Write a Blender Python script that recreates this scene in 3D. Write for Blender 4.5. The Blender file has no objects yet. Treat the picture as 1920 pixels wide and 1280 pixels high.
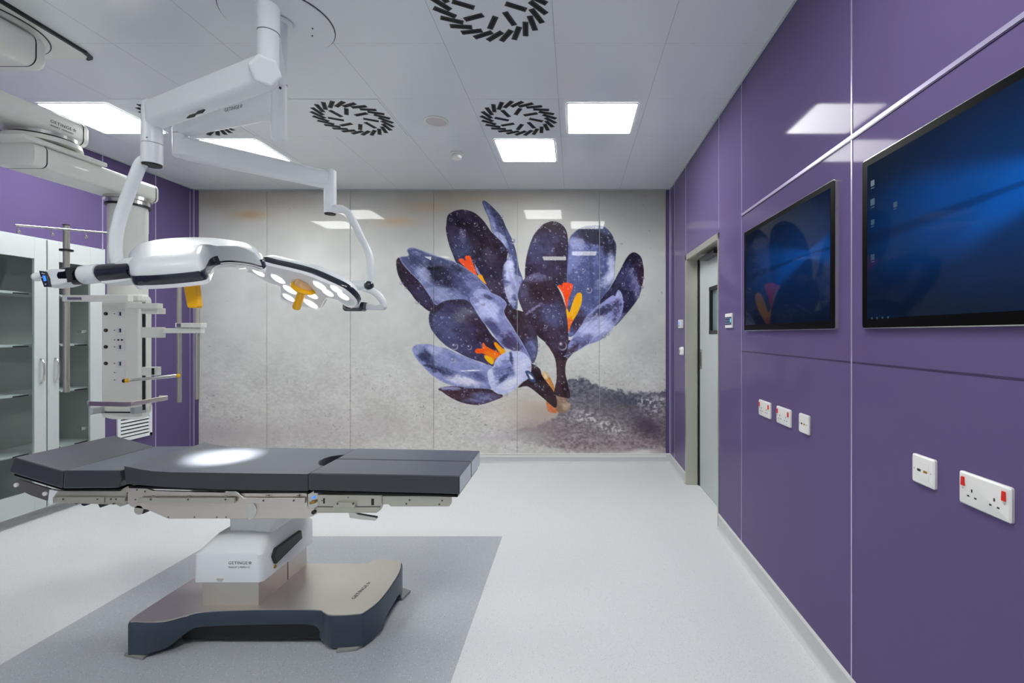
import bpy, bmesh, math, random
import numpy as np
from mathutils import Vector, Matrix
SC = bpy.context.scene
COL = SC.collection
PI = math.pi
# ---------------------------------------------------------------- camera, world, exposure
F = 885.0; CX = 1076.0; CY = 626.0; EYE = 1.40      # focal length in px of a 1920 frame, vanishing point, eye height
cam_d = bpy.data.cameras.new('camera'); cam = bpy.data.objects.new('camera', cam_d); COL.objects.link(cam)
cam_d.sensor_width = 36; cam_d.lens = F/1920*36
cam_d.shift_x = -(CX-960)/1920; cam_d.shift_y = (CY-640)/1920
cam_d.clip_start = 0.02
cam.location = (0, 0, EYE); cam.rotation_euler = (PI/2, 0, 0)
SC.camera = cam
w = bpy.data.worlds.new('world'); SC.world = w; w.use_nodes = True
w.node_tree.nodes['Background'].inputs[0].default_value = (.8, .85, .9, 1)
w.node_tree.nodes['Background'].inputs[1].default_value = 0.0
SC.view_settings.view_transform = 'Standard'; SC.view_settings.look = 'None'
SC.view_settings.gamma = 1; SC.view_settings.exposure = 0.0; SC.view_settings.use_curve_mapping = False
PANEL_LIGHT = 26.0                                    # radiance of the ceiling light panels
XR, XL, YB, YF, H = 1.05, -4.137, 5.138, -0.70, 2.975  # right, left, back, rear wall, ceiling

# ---------------------------------------------------------------- materials
def lin(c):
    return tuple(((v/255)/12.92 if v/255 <= .04045 else ((v/255+.055)/1.055)**2.4) for v in c)
MATS = {}
def mat(name, rgb, rough=.5, metal=0., spec=.5, coat=0., emit=None, es=0., bump=0., bscale=200., var=0., aniso=0.):
    m = bpy.data.materials.new(name); m.use_nodes = True; nt = m.node_tree; b = nt.nodes['Principled BSDF']
    c = lin(rgb) + (1,)
    b.inputs['Base Color'].default_value = c
    b.inputs['Roughness'].default_value = rough; b.inputs['Metallic'].default_value = metal
    b.inputs['Specular IOR Level'].default_value = spec; b.inputs['Coat Weight'].default_value = coat
    b.inputs['Coat Roughness'].default_value = .03
    if emit: b.inputs['Emission Color'].default_value = lin(emit)+(1,); b.inputs['Emission Strength'].default_value = es
    tc = nt.nodes.new('ShaderNodeTexCoord'); nz = nt.nodes.new('ShaderNodeTexNoise')
    nz.inputs['Scale'].default_value = bscale; nz.inputs['Detail'].default_value = 3
    if aniso:
        mp = nt.nodes.new('ShaderNodeMapping'); mp.inputs['Scale'].default_value = (1, aniso, aniso)
        nt.links.new(tc.outputs['Object'], mp.inputs[0]); nt.links.new(mp.outputs[0], nz.inputs['Vector'])
    else: nt.links.new(tc.outputs['Object'], nz.inputs['Vector'])
    if var:
        mx = nt.nodes.new('ShaderNodeMix'); mx.data_type = 'RGBA'
        mx.inputs[6].default_value = tuple(v*(1-var) for v in c[:3])+(1,)
        mx.inputs[7].default_value = tuple(min(1, v*(1+var)) for v in c[:3])+(1,)
        nt.links.new(nz.outputs['Fac'], mx.inputs[0]); nt.links.new(mx.outputs[2], b.inputs['Base Color'])
    if bump:
        bp = nt.nodes.new('ShaderNodeBump'); bp.inputs['Strength'].default_value = bump; bp.inputs['Distance'].default_value = .002
        nt.links.new(nz.outputs['Fac'], bp.inputs['Height']); nt.links.new(bp.outputs[0], b.inputs['Normal'])
    if name == 'black_mattress_vinyl': b.inputs['Coat Roughness'].default_value = .27; b.inputs['Coat IOR'].default_value = 1.5; b.inputs['Sheen Weight'].default_value = .9; b.inputs['Sheen Roughness'].default_value = .35; b.inputs['Sheen Tint'].default_value = (.8, .88, 1, 1)
    MATS[name] = m
    return m
PURPLE = mat('purple_glass', (101, 88, 129), .06, spec=.04, var=.02, bscale=1.5)
PURPLE_D = mat('groove_and_shadow_purple', (58, 45, 82), .35)  # dark joint line, and the shadow painted below the upper strip
TRIM = mat('lilac_aluminium', (196, 188, 220), .3, .55, var=.03, bscale=30)
WHITE = mat('white_enamel', (236, 240, 242), .42, spec=.4, coat=.12, var=.015, bscale=3)
WHITE_P = mat('white_plastic', (235, 234, 230), .3, var=.01, bscale=8)
CREAM = mat('warm_white_panel', (240, 241, 232), .4, coat=.2, var=.015, bscale=4)
CABW = mat('cabinet_enamel', (198, 204, 205), .35, var=.015, bscale=4)
CABIN = mat('cabinet_inside', (176, 181, 178), .45, var=.03, bscale=4)
BLACK = mat('black_plastic', (22, 23, 26), .35, var=.05, bscale=20)
BLACKG = mat('black_gloss', (6, 6, 8), .25, spec=.3, var=.05, bscale=20)
NAVYK = mat('charcoal_band', (38, 43, 54), .18, coat=.4, var=.03, bscale=10)
STEEL = mat('brushed_steel', (222, 215, 206), .3, .9, var=.06, bscale=25, aniso=22, bump=.02)
STEELP = mat('polished_steel', (212, 211, 207), .2, .85, var=.03, bscale=15)
NICKEL = mat('warm_nickel', (196, 194, 182), .3, .65, var=.03, bscale=25)
SLATE = mat('slate_blue_enamel', (52, 66, 82), .32, coat=.25, var=.04, bscale=12, bump=.02)
PAD = mat('black_mattress_vinyl', (46, 50, 56), .5, spec=.4, coat=.7, var=.05, bscale=14, bump=.06)
YELLOW = mat('yellow_orange_plastic', (255, 188, 4), .35, var=.02, bscale=10)
RED = mat('red_plastic', (225, 28, 14), .35, var=.02)
BRASS = mat('brass', (190, 150, 70), .3, .9, var=.03)
GREYK = mat('dark_hole', (40, 42, 44), .6, var=.03)
SLOT = mat('dark_slot', (44, 46, 49), .5, var=.05)
SLOTI = mat('slot_recess', (10, 10, 12), .7, var=.05)
INK = mat('grey_lettering', (92, 94, 98), .5, var=.02)
LCD = mat('blue_display', (30, 60, 150), .3, emit=(60, 130, 255), es=1.3)
NAVY = mat('navy_display', (25, 34, 70), .2, var=.05)
LENSE = mat('lit_lens', (240, 240, 240), .2, emit=(255, 252, 246), es=5., var=.02)
RIMLIT = mat('clear_rim', (232, 234, 238), .18, coat=.4, var=.02, emit=(255, 253, 250), es=.12)
VINYLG = mat('shaded_cove_vinyl', (206, 208, 207), .4, var=.03, bscale=60)  # greyer than the floor, the cove's shade is put into the colour
DOORW = mat('door_laminate', (190, 196, 198), .35, var=.01, bscale=4)
DIFF = mat('light_diffuser', (250, 250, 250), .5, emit=(254, 255, 253), es=PANEL_LIGHT)

def glass_mat(name, tint, reflect=.14):
    m = bpy.data.materials.new(name); m.use_nodes = True; nt = m.node_tree; nt.nodes.clear()
    out = nt.nodes.new('ShaderNodeOutputMaterial'); mx = nt.nodes.new('ShaderNodeMixShader')
    tr = nt.nodes.new('ShaderNodeBsdfTransparent'); gl = nt.nodes.new('ShaderNodeBsdfGlossy')
    tr.inputs[0].default_value = lin(tint)+(1,); gl.inputs['Roughness'].default_value = .02
    fr = nt.nodes.new('ShaderNodeFresnel'); fr.inputs[0].default_value = 1.5
    ad = nt.nodes.new('ShaderNodeMath'); ad.operation = 'ADD'; ad.inputs[1].default_value = reflect-.04
    nt.links.new(fr.outputs[0], ad.inputs[0])
    ge = nt.nodes.new('ShaderNodeNewGeometry'); om = nt.nodes.new('ShaderNodeMath'); om.operation = 'SUBTRACT'; om.inputs[0].default_value = 1
    nt.links.new(ge.outputs['Backfacing'], om.inputs[1]); ml = nt.nodes.new('ShaderNodeMath'); ml.operation = 'MULTIPLY'
    nt.links.new(ad.outputs[0], ml.inputs[0]); nt.links.new(om.outputs[0], ml.inputs[1]); nt.links.new(ml.outputs[0], mx.inputs[0])
    nt.links.new(tr.outputs[0], mx.inputs[1]); nt.links.new(gl.outputs[0], mx.inputs[2]); nt.links.new(mx.outputs[0], out.inputs[0])
    return m
GLASS = glass_mat('cabinet_glass', (246, 250, 249), .05)

def math_node(nt, op, a, b=None, clamp=False):
    n = nt.nodes.new('ShaderNodeMath'); n.operation = op; n.use_clamp = clamp
    for i, v in enumerate((a, b)):
        if v is None: continue
        if isinstance(v, (int, float)): n.inputs[i].default_value = v
        else: nt.links.new(v, n.inputs[i])
    return n.outputs[0]
def mixc(nt, fac, a, b):
    n = nt.nodes.new('ShaderNodeMix'); n.data_type = 'RGBA'
    if isinstance(fac, (int, float)): n.inputs[0].default_value = fac
    else: nt.links.new(fac, n.inputs[0])
    for i, v in ((6, a), (7, b)):
        if isinstance(v, tuple): n.inputs[i].default_value = v
        else: nt.links.new(v, n.inputs[i])
    return n.outputs[2]

def floor_mat():
    m = bpy.data.materials.new('speckled_vinyl'); m.use_nodes = True; nt = m.node_tree; b = nt.nodes['Principled BSDF']
    tc = nt.nodes.new('ShaderNodeTexCoord'); sp = nt.nodes.new('ShaderNodeSeparateXYZ'); nt.links.new(tc.outputs['Object'], sp.inputs[0])
    x, y = sp.outputs[0], sp.outputs[1]
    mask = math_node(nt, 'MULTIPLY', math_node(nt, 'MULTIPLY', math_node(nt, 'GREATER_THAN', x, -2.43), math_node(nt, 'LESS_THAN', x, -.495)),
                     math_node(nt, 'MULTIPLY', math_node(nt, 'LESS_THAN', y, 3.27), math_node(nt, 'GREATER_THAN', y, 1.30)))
    def vor(scale):
        v = nt.nodes.new('ShaderNodeTexVoronoi'); v.inputs['Scale'].default_value = scale
        nt.links.new(tc.outputs['Object'], v.inputs['Vector']); return v
    v1 = vor(150); v2 = vor(95)
    d1 = math_node(nt, 'LESS_THAN', v1.outputs['Distance'], .24)
    r1 = nt.nodes.new('ShaderNodeSeparateColor'); nt.links.new(v1.outputs['Color'], r1.inputs[0])
    dark = math_node(nt, 'MULTIPLY', d1, math_node(nt, 'GREATER_THAN', r1.outputs[0], .62))
    d2 = math_node(nt, 'LESS_THAN', v2.outputs['Distance'], .22)
    r2 = nt.nodes.new('ShaderNodeSeparateColor'); nt.links.new(v2.outputs['Color'], r2.inputs[0])
    lite = math_node(nt, 'MULTIPLY', d2, math_node(nt, 'GREATER_THAN', r2.outputs[1], .55))
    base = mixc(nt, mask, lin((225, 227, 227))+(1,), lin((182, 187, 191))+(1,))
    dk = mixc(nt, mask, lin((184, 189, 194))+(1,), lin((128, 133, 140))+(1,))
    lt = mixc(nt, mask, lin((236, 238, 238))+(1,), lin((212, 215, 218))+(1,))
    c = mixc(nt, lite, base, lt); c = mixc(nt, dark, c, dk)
    nt.links.new(c, b.inputs['Base Color']); b.inputs['Roughness'].default_value = .33
    return m
def ceiling_mat():
    m = bpy.data.materials.new('ceiling_metal_tiles'); m.use_nodes = True; nt = m.node_tree; b = nt.nodes['Principled BSDF']
    tc = nt.nodes.new('ShaderNodeTexCoord'); sp = nt.nodes.new('ShaderNodeSeparateXYZ'); nt.links.new(tc.outputs['Object'], sp.inputs[0])
    def seam(c, off):
        f = math_node(nt, 'FRACT', math_node(nt, 'DIVIDE', math_node(nt, 'ADD', c, off), .6))
        d = math_node(nt, 'ABSOLUTE', math_node(nt, 'SUBTRACT', f, .5))
        return math_node(nt, 'GREATER_THAN', d, .5-.0022)
    s = math_node(nt, 'MAXIMUM', seam(sp.outputs[0], .103+6), math_node(nt, 'MULTIPLY', seam(sp.outputs[1], -.16-3+6), .55))
    nz = nt.nodes.new('ShaderNodeTexNoise'); nz.inputs['Scale'].default_value = .9; nt.links.new(tc.outputs['Object'], nz.inputs['Vector'])
    base = mixc(nt, nz.outputs['Fac'], lin((228, 233, 235))+(1,), lin((236, 240, 242))+(1,))
    c = mixc(nt, math_node(nt, 'MULTIPLY', s, .55), base, lin((110, 114, 118))+(1,))
    nt.links.new(c, b.inputs['Base Color']); b.inputs['Roughness'].default_value = .2; b.inputs['Specular IOR Level'].default_value = .6
    return m
FLOOR = floor_mat(); CEIL = ceiling_mat()

# ---------------------------------------------------------------- geometry helpers
def P(px, py, Y):                    # the point at depth Y seen at photo pixel (px, py)
    return Vector(((px-CX)/F*Y, Y, EYE-(py-CY)/F*Y))
def XR_Y(px, X=XR): return X*F/(px-CX)
class MB:
    def __init__(s): s.bm = bmesh.new(); s.mi = 0
    def face(s, vs):
        try:
            f = s.bm.faces.new(vs); f.material_index = s.mi; return f
        except ValueError: return None
    def box(s, x0, x1, y0, y1, z0, z1):
        v = [s.bm.verts.new(p) for p in ((x0,y0,z0),(x1,y0,z0),(x1,y1,z0),(x0,y1,z0),(x0,y0,z1),(x1,y0,z1),(x1,y1,z1),(x0,y1,z1))]
        for q in ((0,3,2,1),(4,5,6,7),(0,1,5,4),(1,2,6,5),(2,3,7,6),(3,0,4,7)): s.face([v[i] for i in q])
        return s
    def loop(s, rings, cap0=True, cap1=True, closed=True):
        R = [[s.bm.verts.new(p) for p in r] for r in rings]
        n = len(R[0])
        for a, b in zip(R[:-1], R[1:]):
            for i in range(n if closed else n-1):
                j = (i+1) % n; s.face([a[i], a[j], b[j], b[i]])
        if cap0: s.face(R[0][::-1])
        if cap1: s.face(R[-1])
        return s
    def cyl(s, p0, p1, r0, r1=None, n=24, cap=True):
        p0, p1 = Vector(p0), Vector(p1); r1 = r0 if r1 is None else r1
        return s.lathe_axis(p0, (p1-p0).normalized(), [(0, r0), ((p1-p0).length, r1)], n, cap)
    def lathe_axis(s, p0, ax, prof, n=24, cap=True):
        ax = Vector(ax).normalized(); u = ax.orthogonal().normalized(); v = ax.cross(u); p0 = Vector(p0)
        rings = [[p0+ax*t+(u*math.cos(2*PI*i/n)+v*math.sin(2*PI*i/n))*max(r, 1e-5) for i in range(n)] for t, r in prof]
        return s.loop(rings, cap, cap)
    def tube(s, path, r, n=14, cap=True):
        pts = [Vector(p) for p in path]; rings = []; up = None
        for i, p in enumerate(pts):
            t = (pts[min(i+1, len(pts)-1)]-pts[max(i-1, 0)]).normalized()
            u = t.orthogonal().normalized() if up is None else (up-t*up.dot(t)).normalized()
            up = u; v = t.cross(u); rr = r[i] if isinstance(r, (list, tuple)) else r
            rings.append([p+(u*math.cos(2*PI*k/n)+v*math.sin(2*PI*k/n))*rr for k in range(n)])
        return s.loop(rings, cap, cap)
    def prism(s, pts, d):            # closed outline of 3-D points pushed along vector d
        d = Vector(d); return s.loop([[Vector(p) for p in pts], [Vector(p)+d for p in pts]])
    def pxprism(s, pts, Y0, Y1):     # outline traced at depth Y0, extruded straight back to Y1
        return s.prism([P(x, y, Y0) for x, y in pts], (0, Y1-Y0, 0))
    def ball(s, c, rx, ry=None, rz=None, n=20, m=12):
        ry = ry or rx; rz = rz or rx; c = Vector(c)
        rings = []
        for j in range(1, m):
            a = PI*j/m
            rings.append([c+Vector((rx*math.sin(a)*math.cos(2*PI*i/n), ry*math.sin(a)*math.sin(2*PI*i/n), -rz*math.cos(a))) for i in range(n)])
        return s.loop(rings)
    def build(s, name, material, parent=None, bevel=0., smooth=35, seg=2, mats=None):
        bmesh.ops.recalc_face_normals(s.bm, faces=s.bm.faces)
        me = bpy.data.meshes.new(name)
        off = Vector((0,0,0)); q = parent
        while q is not None: off += Vector(q.location); q = q.parent
        if parent is not None:
            for v in s.bm.verts: v.co -= off
        s.bm.to_mesh(me); s.bm.free()
        for mm in ([material] + (mats or [])): me.materials.append(mm)
        o = bpy.data.objects.new(name, me); COL.objects.link(o)
        if parent is not None: o.parent = parent
        if smooth:
            me.shade_smooth(); me.set_sharp_from_angle(angle=math.radians(smooth))
        if bevel:
            md = o.modifiers.new('bevel', 'BEVEL'); md.width = bevel; md.segments = seg; md.limit_method = 'ANGLE'
            md.angle_limit = math.radians(40); md.harden_normals = True
        return o
def empty(name, loc, label, cat, group=None):
    o = bpy.data.objects.new(name, None); COL.objects.link(o); o.location = loc; o.empty_display_size = .1
    o['label'] = label; o['category'] = cat
    if group: o['group'] = group
    return o
def tag(o, label, cat, group=None):
    o['label'] = label; o['category'] = cat
    if group: o['group'] = group
    return o
def struct(o): o['kind'] = 'structure'; return o
def copy_tree(o, parent=None):
    c = o.copy(); COL.objects.link(c)
    if parent is not None: c.parent = parent
    for ch in list(o.children): copy_tree(ch, c)
    return c
def cr(pts, n=8, closed=False):      # Catmull-Rom through the points
    pts = [Vector(p) for p in pts]; out = []; L = len(pts)
    for i in range(L if closed else L-1):
        g = lambda k: pts[k % L] if closed else pts[max(0, min(L-1, k))]
        a, b, c, d = g(i-1), g(i), g(i+1), g(i+2)
        for k in range(n):
            t = k/n
            out.append(.5*((2*b)+(c-a)*t+(2*a-5*b+4*c-d)*t*t+(3*b-a-3*c+d)*t*t*t))
    if not closed: out.append(pts[-1])
    return out
def rrect(w_, h_, r, n=5):           # rounded rectangle outline, centred, 2-D
    out = []
    for cx_, cy_, a0 in ((w_/2-r, h_/2-r, 0), (-w_/2+r, h_/2-r, 90), (-w_/2+r, -h_/2+r, 180), (w_/2-r, -h_/2+r, 270)):
        for k in range(n+1):
            a = math.radians(a0+90*k/n); out.append((cx_+r*math.cos(a), cy_+r*math.sin(a)))
    return out
def lettering(txt, size, origin, xdir, updir, parent, name='lettering', material=None, mark=True, depth=.0006):
    cu = bpy.data.curves.new(name, 'FONT'); cu.body = txt; cu.size = size; cu.extrude = depth; cu.space_character = 1.12; cu.offset = -size*.012
    to = bpy.data.objects.new('tmp_text', cu); COL.objects.link(to)
    me0 = bpy.data.meshes.new_from_object(to.evaluated_get(bpy.context.evaluated_depsgraph_get()))
    bm = bmesh.new(); bm.from_mesh(me0)
    wid = max([v.co.x for v in bm.verts] or [0])
    COL.objects.unlink(to); bpy.data.objects.remove(to); bpy.data.meshes.remove(me0)
    if mark:                         # the small five-petalled star after the word
        c = Vector((wid+size*.62, size*.35, 0))
        for k in range(5):
            a = 2*PI*k/5+.3; d = Vector((math.cos(a), math.sin(a), 0)); e = Vector((-d.y, d.x, 0))
            vs = [bm.verts.new(c+d*size*t+e*size*q) for t, q in ((.04, -.03), (.04, .03), (.25, .12), (.44, .03), (.36, -.08))]
            bm.faces.new(vs)
    X = Vector(xdir).normalized(); U = Vector(updir); U = (U-X*U.dot(X)).normalized(); N = X.cross(U)
    M = Matrix((X, U, N)).transposed()
    for v in bm.verts: v.co = Vector(origin)+M @ v.co
    mb = MB(); mb.bm.free(); mb.bm = bm
    return mb.build(name, material or INK, parent, smooth=0)

# ---------------------------------------------------------------- room shell
struct(MB().box(XL-.5, XR+.4, YF-.1, YB+.1, -.1, 0).build('floor', FLOOR, smooth=0))
struct(MB().box(XL-.5, XR+.4, YF-.1, YB+.1, H, H+.1).build('ceiling', CEIL, smooth=0))
struct(MB().box(XL-.1, XR+.1, YF-.1, YF, 0, H).build('wall_front', CABW, smooth=0))
struct(MB().box(XL-.1, XR+.1, YB+.008, YB+.1, 0, H).build('wall_back', PURPLE, smooth=0))
# right wall with the door opening
DY0, DY1, DZ = 3.410, 4.425, 2.135
mb = MB()
mb.box(XR, XR+.1, YF, DY0, 0, H); mb.box(XR, XR+.1, DY1, YB+.01, 0, H); mb.box(XR, XR+.1, DY0, DY1, DZ, H)
struct(mb.build('wall_right', PURPLE, smooth=0))
# left wall with the recess of the built-in cabinet
CYA, CYB, CZ0, CZ1 = 3.17, 4.06, .10, 2.12
mb = MB()
mb.box(XL-.1, XL, YF, CYA, 0, H); mb.box(XL-.1, XL, CYB, YB+.01, 0, H); mb.box(XL-.1, XL, CYA, CYB, CZ1, H); mb.box(XL-.1, XL, CYA, CYB, 0, CZ0)
struct(mb.build('wall_left', PURPLE, smooth=0))
# joint strips
n = 0
def trim(x0, x1, y0, y1, z0, z1, m=TRIM):
    global n
    n += 1
    return struct(MB().box(x0, x1, y0, y1, z0, z1).build('trim_%d' % n, m, smooth=0))
for Y, t in ((XR_Y(1597.5), .007), (XR_Y(1391), .007), (.612, .007), (XR_Y(1348.5), .008), (XR_Y(1286), .006), (XR_Y(1265), .006)):
    lo = DZ+.02 if Y in (XR_Y(1348.5), XR_Y(1286)) else .10
    trim(XR-.0025, XR+.001, Y-t/2, Y+t/2, lo, H)
trim(XR-.004, XR+.001, .2-.9, XR_Y(1391), 2.136, 2.150)
trim(XR-.0028, XR+.001, YF, XR_Y(1391), 2.131, 2.136, PURPLE_D)  # dark strip painted as the shadow under the lilac strip
trim(XR-.001, XR+.001, YF, XR_Y(1391), 1.2905, 1.2965, PURPLE_D)
trim(XR-.012, XR, YB-.012, YB, .1, H)
trim(XL, XL+.012, YB-.012, YB, .1, H)
for Y in (4.142, 4.667, 5.085): trim(XL-.001, XL+.0025, Y-.004, Y+.004, .1, H)
# ceiling edge angle
trim(XR-.012, XR, YF, YB, H-.006, H+.001, CABW); trim(XL, XL+.02, YF, YB, H-.008, H+.001, CABW); trim(XL, XR, YB-.014, YB, H-.008, H+.001, CABW)

# coved vinyl skirting
def cove(name, a, b, inward):
    a, b, nrm = Vector(a), Vector(b), Vector(inward); mb = MB()
    prof = [(.0, .10), (.005, .10), (.005, .022)]+[(.005+.02*(1-math.cos(t)), .02-.0195*math.sin(t)) for t in [k*PI/2/5 for k in range(6)]]+[(.0, .0)]
    mb.loop([[p+nrm*d+Vector((0, 0, z)) for d, z in prof] for p in (a, b)])
    o = mb.build(name, VINYLG); struct(o)
    cap = MB(); q = [(0, .092), (.0085, .092), (.0085, .103), (0, .103)]
    cap.loop([[p+nrm*d+Vector((0, 0, z)) for d, z in q] for p in (a, b)])
    cap.build('cap_strip', WHITE_P, o, smooth=0)
cove('baseboard_back', (XL, YB, 0), (XR, YB, 0), (0, -1, 0))
cove('baseboard_right', (XR, YB, 0), (XR, DY1, 0), (-1, 0, 0))
cove('baseboard_right', (XR, DY0, 0), (XR, YF, 0), (-1, 0, 0))
cove('baseboard_left', (XL, YF, 0), (XL, YB, 0), (1, 0, 0))

# ---------------------------------------------------------------- door in the right wall
dr = bpy.data.objects.new('door_1', None); COL.objects.link(dr); dr.location = (XR, (DY0+DY1)/2, 0); struct(dr)
mb = MB()      # steel frame: face strips and deep reveal lining
t = .045
mb.box(XR-.008, XR+.10, DY1-t, DY1, 0, DZ); mb.box(XR-.008, XR+.10, DY0, DY0+.018, 0, DZ); mb.box(XR-.008, XR+.10, DY0, DY1, DZ-.05, DZ)
mb.build('door_frame', NICKEL, dr, bevel=.003)
XD = XR+.115
mb = MB(); wy0, wy1, wz0, wz1 = 3.62, 4.055, 1.40, 1.80
for b_ in ((XD, XD+.045, DY0-.05, wy0, .006, DZ+.03), (XD, XD+.045, wy1, DY1-.04, .006, DZ+.03), (XD, XD+.045, wy0, wy1, .006, wz0), (XD, XD+.045, wy0, wy1, wz1, DZ+.03)): mb.box(*b_)
mb.build('door_leaf', DOORW, dr, smooth=0)
mb = MB()
for b_ in ((XD-.004, XD+.03, wy0, wy0+.03, wz0, wz1), (XD-.004, XD+.03, wy1-.03, wy1, wz0, wz1), (XD-.004, XD+.03, wy0, wy1, wz0, wz0+.03), (XD-.004, XD+.03, wy0, wy1, wz1-.03, wz1)): mb.box(*b_)
mb.build('window_frame', BLACK, dr, smooth=0)
MB().box(XD+.02, XD+.026, wy0+.02, wy1-.02, wz0+.02, wz1-.02).build('window_pane', mat('frosted_door_glass', (120, 138, 145), .1, var=.04, bscale=3), dr, smooth=0)
MB().box(XD-.012, XD+.002, DY1-.062, DY1-.048, 0, DZ-.05).build('door_seal', BLACK, dr, smooth=0)
mb = MB(); mb.box(XD-.006, XD+.002, 4.285, 4.345, 1.08, 1.26); h_ = mb.build('door_handle', STEELP, dr, bevel=.002)
MB().box(XD-.0075, XD-.004, 4.305, 4.322, 1.105, 1.235).build('pull_recess', GREYK, h_, smooth=0)
mb = MB(); mb.box(XD-.07, XD, 3.70, 4.12, 2.035, 2.062); mb.build('door_sensor', BLACK, dr, bevel=.004)
MB().box(XR+.16, XR+.2, DY0-.3, DY1+.3, 0, DZ+.2).build('door_backing', CABW, dr, smooth=0)

# ---------------------------------------------------------------- ceiling lights
def ceiling_light():
    r = empty('ceiling_light', (0, 0, H), '', 'ceiling light', 'square light panels in the ceiling')
    fr = MB(); hw = .2425
    o1 = rrect(.500, .500, .02); o2 = rrect(.478, .478, .018)
    fr.loop([[Vector((x, y, H-.001)) for x, y in o1], [Vector((x, y, H-.005)) for x, y in o1], [Vector((x, y, H-.005)) for x, y in o2], [Vector((x, y, H-.0015)) for x, y in o2]], False, False)
    fr.build('frame', WHITE, r)
    d = MB(); d.loop([[Vector((x, y, H-.0035)) for x, y in o2], [Vector((x, y, H-.001)) for x, y in o2]]); d.build('diffuser', DIFF, r, smooth=0)
    return r
LT = [(-.403, 4.06, 'bright square ceiling light nearest the mural, above the two crocus flowers'),
      (.197, 3.46, 'bright square ceiling light close to the purple wall with the door'),
      (.197, 1.06, 'square ceiling light above the wall screens, behind the first row'),
      (-.403, .46, 'square ceiling light almost overhead of the viewer, beside the screens'),
      (-2.82, 4.06, 'bright square ceiling light seen between the two spring arms, by the mural'),
      (-3.43, 3.46, 'bright square ceiling light above the pendant, near the glass-door cabinet'),
      (-3.4, 1.06, 'square ceiling light over the floor in front of the cabinet wall'),
      (-2.8, .46, 'square ceiling light at the rear of the room on the cabinet side')]
l0 = ceiling_light()
for i, (x, y, lb) in enumerate(LT):
    o = l0 if i == 0 else copy_tree(l0)
    o.location = (x, y, H); o['label'] = lb



# ---------------------------------------------------------------- swirl vents
def ceiling_vent():
    r = empty('ceiling_vent', (0, 0, H), '', 'ceiling vent', 'round swirl vents in the ceiling')
    mb = MB(); mb.box(-.296, .296, -.296, .296, H-.003, H+.0)
    mb.build('face_plate', CEILV, r, smooth=0)
    def slots(scale, z0, z1):
        mb = MB()
        for nn, R_, L_, W_, da in ((24, .232, .112, .030, 47), (8, .125, .105, .030, 22)):
            for k in range(nn):
                th = 2*PI*k/nn+.06; c = Vector((R_*math.cos(th), R_*math.sin(th), 0)); d = th+math.radians(da)
                u = Vector((math.cos(d), math.sin(d), 0)); v = Vector((-u.y, u.x, 0)); l_, w_ = L_/2-scale, W_/2-scale
                pts = [c+u*l_+v*w_, c-u*l_+v*w_, c-u*l_-v*w_, c+u*l_-v*w_]
                mb.prism([p+Vector((0, 0, z0)) for p in pts], (0, 0, z1-z0))
        return mb
    slots(0, H-.0055, H-.002).build('slots', SLOT, r, smooth=0)
    slots(.007, H-.0062, H-.005).build('slot_blades', SLOTI, r, smooth=0)
    return r
CEILV = mat('vent_enamel', (232, 237, 239), .22, spec=.6, var=.01, bscale=1.)
VT = [(-.403, 2.26, 'round swirl ceiling vent nearest the viewer, cut off by the top edge'),
      (-.403, 3.46, 'round swirl ceiling vent right behind the bright square light and beside the wall light'),
      (-1.615, 3.46, 'round swirl ceiling vent between the surgical light column and the ceiling speaker'),
      (-2.83, 3.46, 'round swirl ceiling vent partly hidden behind the lettered lamp arm')]
v0 = ceiling_vent()
for i, (x, y, lb) in enumerate(VT):
    o = v0 if i == 0 else copy_tree(v0)
    o.location = (x, y, H); o['label'] = lb
# round speaker and smoke detector
sp_ = empty('ceiling_speaker', (-1.018, 3.49, H), 'flat round white speaker disc set flush in the ceiling', 'speaker')
MB().lathe_axis((-1.018, 3.49, H), (0, 0, -1), [(0, .088), (.006, .088), (.009, .082)], 40).build('rim', WHITE_P, sp_)
MB().lathe_axis((-1.018, 3.49, H-.0085), (0, 0, -1), [(0, .078), (.003, .06), (.004, .0)], 40).build('grille', mat('speaker_cloth', (206, 203, 202), .6, var=.03, bscale=400), sp_)
sm = empty('smoke_detector', (-1.02, 4.10, H), 'small white smoke detector on the ceiling before the mural', 'smoke detector')
MB().lathe_axis((-1.02, 4.10, H), (0, 0, -1), [(0, .052), (.02, .052), (.024, .045)], 32).build('base', WHITE_P, sm)
MB().lathe_axis((-1.02, 4.10, H-.03), (0, 0, -1), [(0, .046), (.02, .042), (.03, .028), (.032, 0.0)], 32).build('cap', WHITE_P, sm)
MB().lathe_axis((-1.02, 4.10, H-.023), (0, 0, -1), [(0, .038), (.008, .038)], 32).build('sensor_gap', BLACK, sm)

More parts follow.
